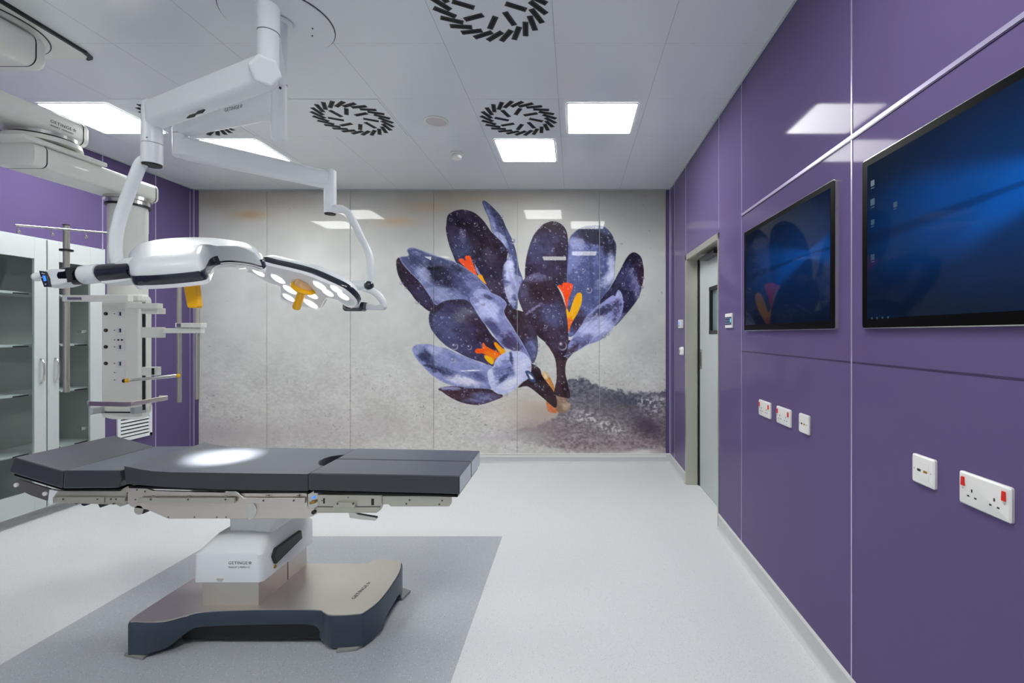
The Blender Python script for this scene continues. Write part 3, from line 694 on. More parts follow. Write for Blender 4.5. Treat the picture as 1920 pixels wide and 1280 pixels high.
def beam_arm(name, p, q, w_, h0, h1, parent, m=WHITE, sec=None, n=6):
    # box-like spring arm from p to q with rounded section, tapering from height h0 to h1
    p, q = Vector(p), Vector(q); d = (q-p).normalized(); side_ = Vector((0, 0, 1)).cross(d).normalized(); up = d.cross(side_).normalized()
    rings = []
    for t, s in ((0, .7), (.02, .93), (.05, 1), (.95, 1), (.98, .93), (1, .7)):
        hh = (h0*(1-t)+h1*t)*s; ww = w_*s
        rings.append([p+(q-p)*t+side_*a+up*b for a, b in rrect(ww, hh, min(ww, hh)*.32, n)])
    mb = MB(); mb.loop(rings); return mb.build(name, m, parent, smooth=45)
pA = P(508, 132, 1.85); pB = P(285, 217, 2.085)
ar = beam_arm('spring_arm', pA, pB, .075, .125, .115, SL)
mb = MB(); mb.cyl(P(497, 132, 1.80), P(497, 132, 1.94), .058, n=6); mb.build('elbow', WHITE, SL, bevel=.012, seg=3)
# seam and slots along the underside of the arm
d_ = (pB-pA).normalized()
def on_arm(px, py, Y): return P(px, py, Y)
A2 = Vector((pB.x, 2.085, 0))
def z_at(py, Y): return P(0, py, Y).z
mb = MB(); mb.lathe_axis((A2.x, A2.y, z_at(190, 2.085)), (0, 0, -1), [(0, .025), (.01, .036), (z_at(190, 2.085)-z_at(270, 2.085), .0385)], 36); mb.build('arm_socket', WHITE, SL)
MB().lathe_axis((A2.x, A2.y, z_at(270, 2.085)), (0, 0, -1), [(0, .0375), (.003, .0375)], 36).build('joint_ring', GREYK, SL)
mb = MB(); L_ = z_at(271, 2.085)-z_at(308, 2.085)
mb.lathe_axis((A2.x, A2.y, z_at(271, 2.085)), (0, 0, -1), [(0, .0385), (L_, .0385)], 36); kn = mb.build('lower_socket', WHITE, SL)
MB().lathe_axis((A2.x, A2.y, z_at(308, 2.085)), (0, 0, -1), [(0, .036), (.008, .034)], 36).build('end_plug', GREYK, kn)
MB().cyl((A2.x+.012, A2.y-.037, z_at(258, 2.05)), (A2.x+.012, A2.y-.040, z_at(258, 2.05)), .0025, n=8).build('screw', GREYK, kn)
path = cr([P(288, 300, 2.085), P(272, 301, 2.08), P(262, 311, 2.075), P(251, 338, 2.07), P(238, 371, 2.07), P(226, 406, 2.07), P(218, 440, 2.07), P(217, 475, 2.07), P(224, 505, 2.07)], 6)
MB().tube(path, .0235, 18).build('curved_tube', WHITE, SL)
# second arm
E1 = P(523, 193, 2.37); E2 = P(340, 237, 2.70)
a2 = beam_arm('extension_arm', E1, E2, .085, .125, .105, SL)
dd = (E1-E2).normalized(); nrm = Vector((0, 0, 1)).cross(dd).normalized()
if nrm.y > 0: nrm = -nrm
lo = P(432, 204, 2.50)
t0 = (lo-E2).dot(dd)
lettering('GETINGE', .027, E2+dd*t0+nrm*.0435+Vector((0, 0, -.008)), dd, (0, 0, 1), a2, mark=True)
for (u_, v_) in ((358, 217), (374, 209)):
    pc = P(u_, v_, 2.02); 
sl1 = MB()
for (u_, v_) in ((358, 217), (374, 209.5)):
    sl1.pxprism([(u_-9, v_+4), (u_-3, v_-1.5), (u_+9, v_-5), (u_+4, v_+1)], 1.965, 1.972)
sl1.build('adjustment_slots', GREYK, ar, smooth=0)
mb = MB(); mb.lathe_axis((E2.x-.005, 2.70, z_at(215, 2.70)), (0, 0, -1), [(0, .03), (.012, .038), (z_at(215, 2.70)-z_at(252, 2.7), .038)], 32); mb.build('arm_socket', WHITE, SL)
MB().lathe_axis((E2.x-.005, 2.70, z_at(252, 2.7)), (0, 0, -1), [(0, .0372), (.004, .0372)], 32).build('joint_ring', GREYK, SL)
mb = MB(); mb.lathe_axis((E2.x-.005, 2.70, z_at(253, 2.70)), (0, 0, -1), [(0, .038), (z_at(253, 2.7)-z_at(293, 2.7), .036)], 32); mb.build('lower_socket', WHITE, SL)
beam_arm('spring_arm', P(336, 276, 2.70), P(619, 338, 3.02), .08, .125, .11, SL)
X3 = P(619, 300, 3.02).x
mb = MB(); mb.lathe_axis((X3, 3.02, z_at(318, 3.02)), (0, 0, -1), [(0, .026), (.01, .037), (z_at(318, 3.02)-z_at(375, 3.02), .037)], 32); mb.build('arm_socket', WHITE, SL)
MB().lathe_axis((X3, 3.02, z_at(374, 3.02)), (0, 0, -1), [(0, .0362), (.004, .0362)], 32).build('joint_ring', GREYK, SL)
mb = MB(); mb.lathe_axis((X3, 3.02, z_at(375, 3.02)), (0, 0, -1), [(0, .037), (z_at(375, 3.02)-z_at(400, 3.02), .036)], 32); k2 = mb.build('lower_socket', WHITE, SL)
MB().lathe_axis((X3, 3.02, z_at(400, 3.02)), (0, 0, -1), [(0, .034), (.008, .032)], 32).build('end_plug', GREYK, k2)
path = cr([P(620, 391, 3.02), P(640, 392, 3.01), P(652, 398, 3.0), P(662, 414, 2.99), P(677, 445, 2.97), P(689, 470, 2.95), P(694, 490, 2.94), P(694, 530, 2.93)], 6)
MB().tube(path, [.026]*8+[.022]*(len(path)-8), 16).build('curved_tube', WHITE, SL)

# lamp heads: an outline traced on the plane of the underside, then a shell raised on it
class Plane:
    def __init__(s, a, b, c):
        s.o = a; s.n = (b-a).cross(c-a).normalized()
        if s.n.z < 0: s.n = -s.n
    def at(s, px, py):
        d = P(px, py, 1.0)-Vector((0, 0, EYE)); e = Vector((0, 0, EYE)); t = (s.o-e).dot(s.n)/d.dot(s.n); return e+d*t
def lamp_head(name, pl, outline, rings_w, band, parent, under=True):
    o = cr([pl.at(*p) for p in outline], 6, True); c = sum(o, Vector())/len(o)
    def rg(h, s): return [c+(p-c)*s+pl.n*h for p in o]
    mb = MB(); mb.loop([rg(-.004, .955), rg(-.012, .985), rg(0, 1.0), rg(.006, 1.0), rg(.012, .985)], False, True); hd = mb.build(name, RIMLIT, parent, smooth=60)
    mb = MB(); mb.loop([rg(.004, .99), rg(.006, 1.004), rg(.010, 1.012), rg(band-.005, 1.012), rg(band, 1.0)], True, True); mb.build('rim_band', NAVYK, hd, smooth=50)
    mb = MB(); mb.loop([rg(h, s) for h, s in rings_w]); mb.build('upper_shell', WHITE, hd, smooth=55)
    mb = MB(); mb.loop([rg(-.0042, .955), rg(-.003, .95)], True, True); mb.build('underside', WHITE, hd, smooth=0)
    return hd, c
pl1 = Plane(P(255, 536, 1.95), P(392, 527, 1.95), P(405, 498, 2.20))
out1 = [(249, 522), (254, 536), (275, 537), (310, 535.5), (345, 532.5), (378, 528.5), (391, 524), (396, 514), (401, 504), (412, 498), (436, 496), (470, 500), (493, 506), (499, 501), (490, 491), (460, 484), (420, 479), (370, 477), (310, 480), (268, 488), (250, 502)]
hd1, c1 = lamp_head('lamp_head', pl1, out1, [(.02, .995), (.045, .985), (.075, .95), (.094, .86), (.106, .72), (.108, .4)], .046, SL)
# neck that joins the grip to the shell
hx = MB(); hx.prism([P(x, y, 2.03) for x, y in ((205, 497), (228, 484), (250, 480), (268, 474), (272, 500), (252, 502), (232, 497))], (0, .12, 0)); hx.build('shell_neck', WHITE, hd1, bevel=.012, seg=3)
# handle of the first head
q = P(356, 531, 2.03); q2 = P(360, 577, 2.02)
mb = MB(); mb.prism([P(x, y, 2.0) for x, y in ((342, 530), (366, 530), (371, 574), (368, 577), (352, 577), (350, 574))], (0, .03, 0)); mb.build('handle', YELLOW, hd1, bevel=.006, seg=3)
# side handle with control panel
hx = MB(); hx.cyl(P(172, 514, 2.06), P(252, 507, 2.06), .038, .040, n=28); hx.build('grip_tube', NAVYK, SL)
hx = MB(); hx.tube([P(152, 516, 2.055), P(160, 515.5, 2.055), P(185, 512.5, 2.055), P(190, 512, 2.055)], [.038, .040, .041, .040], 28); hx.build('grip_collar', WHITE, SL)
hx = MB(); hx.prism([P(x, y, 2.0) for x, y in ((186, 527), (198, 526), (250, 520), (244, 526), (205, 531), (192, 532))], (0, .09, 0)); hx.build('grip_wing', WHITE, SL, bevel=.004)
hx = MB(); hx.tube([P(120, 518, 2.05), P(126, 518, 2.05), P(150, 516.5, 2.05), P(156, 516, 2.05)], [.032, .038, .039, .037], 28); jn = hx.build('swivel_joint', BLACKG, SL)
MB().pxprism([(123, 506), (138, 505), (134, 512), (136, 528), (126, 529), (124, 516)], 2.01, 2.014).build('joint_recess', GREYK, jn, smooth=0)
hx = MB(); hx.prism([P(x, y, 2.015) for x, y in ((75, 507), (92, 504), (118, 503.5), (128, 506), (131, 518), (128, 531), (110, 536), (86, 539), (79, 532))], (0, .07, 0)); cbx = hx.build('control_box', WHITE, SL, bevel=.012, seg=4)
MB().ball(P(70, 519, 2.05), .018, .02, .019).build('end_cap', WHITE, cbx)
cpn = MB().pxprism([(72.5, 507), (83, 508.5), (89, 522), (91, 537), (82, 538), (77, 524)], 2.004, 2.018).build('keypad', NAVYK, cbx, bevel=.002)
MB().pxprism([(79.5, 516), (84.5, 517), (86.5, 526), (82, 527)], 2.002, 2.0035).build('display', LCD, cpn, smooth=0)
for u_, v_ in ((79, 512), (82, 513), (77.8, 520), (85, 532.5)): MB().pxprism([(u_-1, v_-1), (u_+1, v_-1), (u_+1, v_+1), (u_-1, v_+1)], 2.002, 2.0035).build('key', CABW, cpn, smooth=0)

# second head, tilted to show its lit underside
pl2 = Plane(P(497, 494, 2.72), P(668, 562, 2.72), P(585, 577, 3.05))
out2 = [(486, 490), (512, 496), (545, 503.5), (580, 513), (614, 527), (645, 542), (662, 556), (669, 566), (668, 573), (655, 573), (634, 561), (615, 558), (608, 566), (602, 577), (588, 577), (560, 571), (538, 565), (526, 557), (525.5, 545), (522, 534), (503, 528), (478, 514), (462, 505), (468, 496)]
hd2, c2 = lamp_head('lamp_head', pl2, out2, [(.02, .99), (.05, .96), (.075, .90), (.09, .80), (.094, .4)], .040, SL)
def disc(pl, px, py, r_, h, m, name, parent, t=.004, n=28):
    c = pl.at(px, py)-pl.n*h; mb = MB(); mb.lathe_axis(c, -pl.n, [(0, r_), (t, r_*.94)], n); return mb.build(name, m, parent)
for px_, py_, r_ in ((486, 508.5, .042), (523, 521, .048), (545, 541, .048), (543, 556, .045), (584, 567.5, .052), (584, 549.5, .05), (601, 533.5, .044), (616, 546.5, .040), (632, 540, .040), (645, 553, .040)):
    ln = disc(pl2, px_, py_, r_, .0045, RIMLIT, 'lens_ring', hd2, .004); disc(pl2, px_, py_, r_*.86, .0085, LENSE, 'lens', ln, .002)
for px_, py_, r_ in ((290, 525, .05), (330, 520, .055), (372, 514, .05), (310, 500, .05), (365, 492, .055), (425, 490, .045), (460, 496, .04)):
    ln = disc(pl1, px_, py_, r_, .0045, RIMLIT, 'lens_ring', hd1, .004); disc(pl1, px_, py_, r_*.86, .0085, LENSE, 'lens', ln, .002)
hc = pl2.at(573, 535)
ax = (P(554, 582, 2.84)-P(569, 541, 2.80)).normalized()
hb = P(570, 537, 2.79)
mb = MB(); mb.lathe_axis(hb-ax*.045, ax, [(0, .05), (.04, .052)], 32); mb.build('handle_mount', mat('pale_amber', (235, 190, 140), .3, var=.05), hd2)  # mount in one plain pale amber, without emission
mb = MB(); mb.lathe_axis(hb-ax*.004, ax, [(0, .055), (.006, .068), (.018, .070), (.026, .064), (.034, .04), (.038, .026), (.05, .0215), (.15, .0225), (.157, .018)], 36); mb.build('handle', YELLOW, hd2)
# fork joint of the second head
Yk = 2.93
mb = MB(); mb.tube([P(659, 535, Yk), P(661, 535, Yk), P(684, 534.5, Yk), P(690, 534.5, Yk)], [.022, .030, .030, .026], 24); fk = mb.build('fork_hub', WHITE, SL)
MB().ball(P(691.5, 535, Yk-.012), .029).build('fork_cap', NAVYK, fk)
path = cr([P(680, 541, Yk), P(697, 545, Yk), P(709, 553, Yk), P(718, 566, Yk), P(719, 576, Yk)], 6)
MB().tube(path, [.016+.006*math.sin(PI*i/(len(path)-1)) for i in range(len(path))], 16).build('fork_arm', WHITE, SL)
mb = MB(); mb.pxprism([(682, 567), (706, 572), (718, 568), (722, 575), (716, 581), (682, 580)], Yk-.02, Yk+.03); mb.build('fork_foot', WHITE, SL, bevel=.008, seg=3)
mb = MB(); mb.tube([P(650, 563, Yk-.04), P(668, 573, Yk-.03), P(680, 573, Yk-.02)], [.022, .026, .024], 20); mb.build('head_pivot', WHITE, SL)
mb = MB(); mb.pxprism([(642, 567), (646, 573), (650, 578), (672, 578), (676, 566), (682, 566), (680, 580), (677, 583), (646, 583), (642, 579)], Yk-.06, Yk+.0); mb.build('pivot_clamp', NAVYK, SL, bevel=.003)
mb = MB(); mb.pxprism([(619, 558), (650, 562), (652, 571), (640, 568)], Yk-.05, Yk-.02); mb.build('rear_rib', NAVYK, hd2, bevel=.002)
# the light the lit head throws down on the table
ld = bpy.data.lights.new('lamp_beam', 'SPOT'); ld.energy = 900; ld.spot_size = math.radians(21); ld.spot_blend = .6; ld.shadow_soft_size = .05; ld.color = (1, .98, .95)
lo_ = bpy.data.objects.new('lamp_beam', ld); COL.objects.link(lo_); lo_.parent = hd1
src = pl1.at(400, 512)-pl1.n*.03; lo_.location = src-Vector((CXm, CYm, H)); tgt = Vector((-1.78, 2.40, .76))
lo_.rotation_euler = (tgt-src).to_track_quat('-Z', 'Y').to_euler()

# ---------------------------------------------------------------- supply pendant
PX, PY = -2.852, 3.02
PD = empty('supply_pendant', (-3.05, 2.35, H), 'cream ceiling-mounted supply pendant with hanging console, brackets and drip poles', 'medical pendant')
# ceiling cover plate, its dark edge, disc and motor box
o2 = [(-3.6, .9), (-2.70, .9), (-2.705, 2.2), (-2.728, 2.62), (-2.74, 2.66), (-2.775, 2.685), (-3.6, 2.69)]
MB().prism([Vector((x, y, H-.012)) for x, y in o2], (0, 0, .012)).build('ceiling_cover', CREAM, PD, smooth=0)
o3 = [(-2.70, .9), (-2.683, .9), (-2.690, 2.2), (-2.713, 2.63), (-2.735, 2.685), (-2.775, 2.697), (-2.775, 2.685), (-2.74, 2.66), (-2.728, 2.62), (-2.705, 2.2)]
MB().prism([Vector((x, y, H-.016)) for x, y in o3], (0, 0, .016)).build('cover_seal', BLACK, PD, smooth=0)
MB().lathe_axis((-3.05, 2.35, H-.012), (0, 0, -1), [(0, .297), (.006, .297), (.006, .285), (.02, .275)], 64).build('mount_disc', CREAM, PD)
MB().lathe_axis((-3.05, 2.35, H-.012), (0, 0, -1), [(0, .302), (.004, .302)], 64).build('disc_seal', BLACK, PD)
def hbeam(name, x0, x1, y0, y1, z0, z1, capy=None, r_=.03, m=CREAM):
    cx_, cz_ = (x0+x1)/2, (z0+z1)/2; o = rrect(x1-x0, z1-z0, r_)
    def R(y, s=1, dz=0): return [Vector((cx_+a*s, y, cz_+b*s)) for a, b in o]
    mb = MB(); mb.loop([R(y0, .94), R(y0+.012, 1), R(y1-.012, 1), R(y1, .94)]); b = mb.build(name, m, PD, smooth=45)
    for yy in capy or ():
        mb = MB(); mb.loop([R(yy-.003, 1.006), R(yy+.003, 1.006)], False, False); mb.build('cap_seam', BLACK, b)
    return b
mbx = hbeam('motor_housing', -3.03, -2.735, 1.85, 2.45, 2.76, 2.93, (2.40,), .05)
hbeam('extension_arm', -3.03, -2.79, 1.2, 2.72, 2.470, 2.600, (2.685,), .035)
MB().cyl((-2.9, 1.9, 2.58), (-2.9, 1.9, 2.78), .09, n=36).build('pivot', CREAM, PD)
bx = [o for o in PD.children if o.name.startswith('extension_arm')][0]
lettering('GETINGE', .024, (-2.789, 2.515, 2.528), (0, 1, 0), (0, 0, 1), bx, mark=True)
lettering('MAQUET  MODUEVO', .011, (-2.789, 2.515, 2.510), (0, 1, 0), (0, 0, 1), bx, name='small_lettering', mark=False)
cr_ = (-2.88, 2.56)
MB().lathe_axis((cr_[0], cr_[1], 2.472), (0, 0, -1), [(0, .135), (.018, .135)], 48).build('bearing_ring', STEELP, PD)
MB().lathe_axis((cr_[0], cr_[1], 2.455), (0, 0, -1), [(0, .130), (.014, .130)], 48).build('bearing_gap', BLACK, PD)
MB().lathe_axis((cr_[0], cr_[1], 2.443), (0, 0, -1), [(0, .150), (.024, .155)], 48).build('bearing_collar', CREAM, PD)
MB().box(-2.985, -2.745, 2.36, 2.78, 2.380, 2.405).build('top_plate', CREAM, PD, bevel=.006)
hbeam('support_arm', -2.99, -2.757, 2.42, 3.14, 2.266, 2.384, (2.47, 3.115), .03)
MB().lathe_axis((PX, PY, 2.268), (0, 0, -1), [(0, .118), (.02, .118), (.021, .106), (.05, .106)], 48).build('bearing_ring', STEELP, PD)
MB().lathe_axis((PX, PY, 2.222), (0, 0, -1), [(0, .110), (.012, .110)], 48).build('bearing_gap', BLACK, PD)
zc1 = P(0, 552, 2.95).z
MB().lathe_axis((PX, PY, 2.215), (0, 0, -1), [(0, .097), (2.215-zc1, .097)], 48).build('column', CREAM, PD)
# console
cpoly = [(-2.915, 2.92), (-2.900, 2.90), (-2.67, 2.89), (-2.655, 2.905), (-2.66, 2.955), (-2.78, 3.10), (-2.93, 3.14), (-2.985, 3.05)]
def cring(z, g=0.):
    c = Vector((-2.81, 3.0, 0)); out = []
    for x, y in cpoly:
        d = Vector((x, y, 0))-c; q = c+d.normalized()*(d.length+g); out.append(Vector((q.x, q.y, z)))
    return out
ztop, zbot = P(0, 551, 2.9).z, P(0, 772, 2.9).z
mb = MB(); mb.loop([cring(zbot), cring(ztop-.045)]); cs = mb.build('console', CREAM, PD, bevel=.008, seg=3)
mb = MB(); mb.loop([cring(ztop-.043, .002), cring(ztop-.012, .002), cring(ztop, -.02)]); mb.build('console_cap', CREAM, cs, bevel=.004)
mb = MB(); mb.loop([cring(zbot-.006, -.006), cring(zbot+.002, -.006)]); mb.build('cap_gap', BLACK, cs, smooth=0)
mb = MB(); mb.loop([cring(zbot-.05, -.045), cring(zbot-.03, -.002), cring(zbot-.006, .002)]); mb.build('console_foot', CREAM, cs, bevel=.003)
def cf(px, py):                       # a point on the console's front face
    a, b = Vector((-2.900, 2.90, 0)), Vector((-2.67, 2.89, 0)); k = (px-CX)/F
    t = (k*a.y-a.x)/((b.x-a.x)-k*(b.y-a.y)); q = a+(b-a)*t; return P(px, py, q.y)
for py in (588, 619, 650, 681):
    c = cf(199.3, py); MB().cyl(c+Vector((0, .004, 0)), c-Vector((0, .006, 0)), .0105, n=20).build('port', BLACK, cs)
    c2 = c; MB().cyl(c-Vector((0, .005, 0)), c-Vector((0, .0068, 0)), .004, n=12).build('port_core', BRASS, cs)
for py, kind in ((588, 1), (619, 1), (637, 2), (650, 1), (681, 1), (698, 0), (712, 0)):
    c = cf(227, py); s_ = .028; o = MB().box(c.x-.032, c.x+.028, c.y-.004, c.y+.004, c.z-.024, c.z+.024).build('socket_plate', WHITE_P, cs, bevel=.0015)
    if kind == 1:
        MB().box(c.x-.014, c.x+.006, c.y-.006, c.y-.003, c.z-.015, c.z+.013).build('socket_insert', CABW, o, smooth=0)
        MB().box(c.x-.003, c.x+.005, c.y-.007, c.y-.005, c.z-.012, c.z+.010).build('switch', NAVY, o, smooth=0)
    if kind == 2:
        for dx in (-.012, .010): MB().cyl((c.x+dx, c.y-.003, c.z), (c.x+dx, c.y-.006, c.z), .006, n=14).build('jack', GREYK, o)
    MB().cyl((c.x-.038, c.y-.001, c.z), (c.x-.038, c.y-.004, c.z), .0028, n=8).build('indicator', GREYK, o)
# equipment rail on the side
mb = MB(); mb.box(-2.668, -2.652, 2.905, 2.921, zbot+.01, ztop-.05); mb.build('rail_slot', BLACK, PD, smooth=0)
mb = MB(); mb.box(-2.69, -2.652, 2.925, 2.965, zbot-.01, ztop-.03); mb.build('rail_post', CREAM, PD, bevel=.003)
def hbar(name, x0p, x1p, y0p, y1p, Y, t, m=CREAM, bev=.003):
    a = P(x0p, y0p, Y); b = P(x1p, y1p, Y); return MB().box(min(a.x, b.x), max(a.x, b.x), Y, Y+t, min(a.z, b.z), max(a.z, b.z)).build(name, m, PD, bevel=bev)
b1 = hbar('bracket_arm', 116, 240, 553, 565, 2.80, .035)
MB().pxprism([(126, 557), (152, 557), (153, 562), (126, 562)], 2.797, 2.801).build('bracket_inlay', STEELP, b1)
hbar('bracket_arm', 238, 295, 568, 578, 2.79, .04)
hbar('bracket_block', 264, 295, 577, 588, 2.82, .06)
hbar('bracket_block', 264, 295, 613, 633, 2.82, .06)
b2 = hbar('bracket_arm', 290, 376, 615, 624.5, 2.86, .035)
b3 = hbar('bracket_arm', 328, 376, 605, 614, 2.84, .05)
MB().pxprism([(331, 606), (339, 606), (339, 613), (331, 613)], 2.837, 2.841).build('bracket_inlay', STEELP, b3)
hbar('switch_box', 264, 289, 688, 704, 2.82, .05)
hbar('switch_face', 284, 288.5, 690, 702, 2.815, .004, BLACK, 0)
def vpole(px, y0, y1, Y, r_, m=STEELP):
    a, b = P(px, y0, Y), P(px, y1, Y); b.x = a.x; return MB().cyl(b, a, r_, n=18).build('drip_pole', m, PD)
po = vpole(124.5, 423, 735, 2.83, .0150, NICKEL)
c = P(124.5, 469, 2.83); MB().cyl(c+Vector((0, 0, .005)), c-Vector((0, 0, .006)), .031, n=24).build('collar', BLACK, po)
c = P(124.5, 423, 2.83); MB().cyl(c, c+Vector((0, 0, .006)), .016, n=18).build('pole_cap', BLACK, po)
# hook bar runs out sideways from the pole
ha, hb_ = P(28, 422, 2.55), P(209, 437.5, 2.98)
MB().tube([ha, hb_], .0058, 10).build('hook_bar', STEELP, po)
for t_ in (.03, .345, .70, .985):
    c = ha.lerp(hb_, t_); MB().tube(cr([c, c+Vector((0, 0, -.022)), c+Vector((.004, 0, -.034)), c+Vector((.012, 0, -.030))], 4), .003, 8).build('hook', STEELP, po)
    MB().ball(c+Vector((.003, 0, -.036)), .0085).build('hook_ball', STEELP, po)
vpole(336, 532, 754, 2.885, .0115, NICKEL); vpole(370, 530, 748, 2.885, .0135, NICKEL)
a, b = P(236, 713.5, 2.72), P(334, 704, 2.86)
yb_ = MB().tube([a, b], .0095, 14).build('swing_bar', STEELP, PD); MB().tube([a-(b-a)*.02, a+(b-a)*.06], .012, 14).build('end_grip', YELLOW, yb_); MB().ball(a-(b-a)*.025, .012).build('end_tip', BLACK, yb_); MB().ball(b, .012).build('joint', YELLOW, yb_)
# tray rail round the console
path = [P(166, 755.5, 2.95), P(170, 756.5, 2.84), P(236, 758, 2.80), P(246, 757.5, 2.80), P(313, 745.5, 2.97), P(300, 745, 3.05)]
mb = MB(); rings = []
for i, p in enumerate(path):
    t_ = (path[min(i+1, len(path)-1)]-path[max(0, i-1)]).normalized(); s_ = Vector((0, 0, 1)).cross(t_).normalized()
    rings.append([p+s_*a+Vector((0, 0, b)) for a, b in ((-.006, -.014), (.006, -.014), (.006, .014), (-.006, .014))])
mb.loop(rings); mb.build('bumper_rail', STEEL, PD, bevel=.002)
mb = MB(); mb.box(-2.90, -2.885, 2.83, 2.93, zbot-.005, zbot+.035); mb.box(-2.68, -2.655, 2.85, 2.93, zbot-.005, zbot+.035); mb.build('rail_clamp', CABW, PD, bevel=.002)

# ---------------------------------------------------------------- crocus mural: printed glass panels, colours worked out per point
MX0, MX1, MY0, MY1 = 372, 1249, 355, 853     # the picture's own grid, one cell per photo pixel
MW, MH = MX1-MX0, MY1-MY0
rng = np.random.RandomState(7)
def noise2(w_, h_, sx, sy, oct_=3):
    out = np.zeros((h_, w_)); amp = 1.; tot = 0.
    for _ in range(oct_):
        gw, gh = int(w_/sx)+3, int(h_/sy)+3; g = rng.rand(gh, gw)
        x = np.arange(w_)/sx; y = np.arange(h_)/sy; xi = x.astype(int); yi = y.astype(int); fx = x-xi; fy = y-yi
        fx = fx*fx*(3-2*fx); fy = fy*fy*(3-2*fy)
        a = g[yi][:, xi]*(1-fx)+g[yi][:, xi+1]*fx; b = g[yi+1][:, xi]*(1-fx)+g[yi+1][:, xi+1]*fx
        out += amp*(a*(1-fy)[:, None]+b*fy[:, None]); tot += amp; amp *= .5; sx = max(1, sx/2); sy = max(1, sy/2)
    return out/tot
YY, XX = np.mgrid[0:MH, 0:MW]; XX = XX+MX0+.5; YY = YY+MY0+.5
img = np.zeros((MH, MW, 3))
FR = {'A': (730, 370, 5.12), 'B': (760, 560, 5.817), 'C': (960, 380, 4.267), 'D': (900, 650, 5.486), 'G': (0, 0, 1)}
def conv(f, pts): ox, oy, s = FR[f]; return [(ox+x/s, oy+y/s) for x, y in pts]
def smooth_poly(pts, n=6): return [(p.x, p.y) for p in cr([(x, y, 0) for x, y in pts], n, True)]
def mask_poly(pts):
    pts = np.array(pts); m = np.zeros((MH, MW), bool)
    x0, y0 = np.floor(pts.min(0)).astype(int)-1; x1, y1 = np.ceil(pts.max(0)).astype(int)+1
    ix0, ix1 = max(0, x0-MX0), min(MW, x1-MX0); iy0, iy1 = max(0, y0-MY0), min(MH, y1-MY0)
    acc = np.zeros((iy1-iy0, ix1-ix0))
    for oy in (-.25, .25):
        for ox in (-.25, .25):
            X = XX[iy0:iy1, ix0:ix1]+ox; Y = YY[iy0:iy1, ix0:ix1]+oy; ins = np.zeros(X.shape, bool)
            for i in range(len(pts)):
                xa, ya = pts[i]; xb, yb = pts[(i+1) % len(pts)]
                if ya == yb: continue
                c = (ya > Y) != (yb > Y); ins ^= c & (X < (xb-xa)*(Y-ya)/(yb-ya)+xa)
            acc += ins*.25
    return acc, (iy0, iy1, ix0, ix1)
def blob(x, y, rx, ry, ang=0., soft=1.):
    a = math.radians(ang); dx, dy = XX-x, YY-y; u = dx*math.cos(a)+dy*math.sin(a); v = -dx*math.sin(a)+dy*math.cos(a)
    d = (u/rx)**2+(v/ry)**2; return np.clip(np.exp(-d*soft*1.2), 0, 1)
def over(col, alpha):
    global img
    img = img*(1-alpha[..., None])+np.array(col, float)*alpha[..., None]
fine = noise2(MW, MH, 3, 3, 2); mid_ = noise2(MW, MH, 14, 12, 3); big_ = noise2(MW, MH, 70, 60, 3)
# background: blurred light ground, snow below
tY = (YY-MY0)/MH
g0 = np.array([146, 144, 139.]); g1 = np.array([178, 180, 177.]); g2 = np.array([184, 182, 178.])
k = np.clip(tY/.28, 0, 1)[..., None]; img[:] = g0*(1-k)+g1*k; k = np.clip((tY-.4)/.5, 0, 1)[..., None]; img = img*(1-k)+g2*k
img += ((big_-.5)*22)[..., None]*np.array([1, 1, 1.02]); img += ((mid_-.5)*10*np.clip(tY*2, .15, 1))[..., None]
for b_, c_, a_ in (((470, 403, 38, 9), (156, 128, 92), .75), ((420, 375, 60, 20), (124, 112, 100), .55), ((520, 380, 70, 16), (140, 128, 112), .35), ((745, 415, 40, 10), (170, 140, 108), .6),
                   ((800, 388, 50, 14), (158, 134, 108), .6), ((880, 370, 60, 10), (150, 134, 108), .5), ((960, 372, 60, 10), (146, 136, 116), .4), ((1180, 400, 90, 40), (136, 137, 138), .5), ((950, 480, 120, 90), (168, 166, 160), .3)):
    over(c_, blob(*b_)*a_)
# snow texture
sn = np.clip((tY-.5)/.35, 0, 1)
f2 = noise2(MW, MH, 5, 3, 3); img += ((f2-.5)*34*sn)[..., None]
spk = noise2(MW, MH, 3.2, 2.4, 1); dens = noise2(MW, MH, 60, 40, 2)
over((120, 116, 122), np.clip((spk-.87)*12, 0, 1)*np.clip(sn*1.2-.1, 0, 1)*np.clip((dens-.3)*2.6, 0, 1)*.8)
over((222, 220, 216), np.clip((1-spk-.88)*10, 0, 1)*sn*.5)
bok = noise2(MW, MH, 9, 8, 1); over((206, 206, 200), np.clip((bok-.8)*3, 0, 1)*np.clip((tY-.3)*3, 0, 1)*np.clip((.75-tY)*6, 0, 1)*.28)
over((156, 148, 150), blob(430, 815, 110, 30)*.45*(.5+f2)); over((160, 150, 152), blob(640, 800, 150, 36)*.3*(.5+f2))
over((176, 162, 146), blob(985, 765, 60, 26)*.7*(.6+.6*f2)); over((150, 128, 116), blob(1030, 775, 46, 22)*.6*(.6+.6*f2))
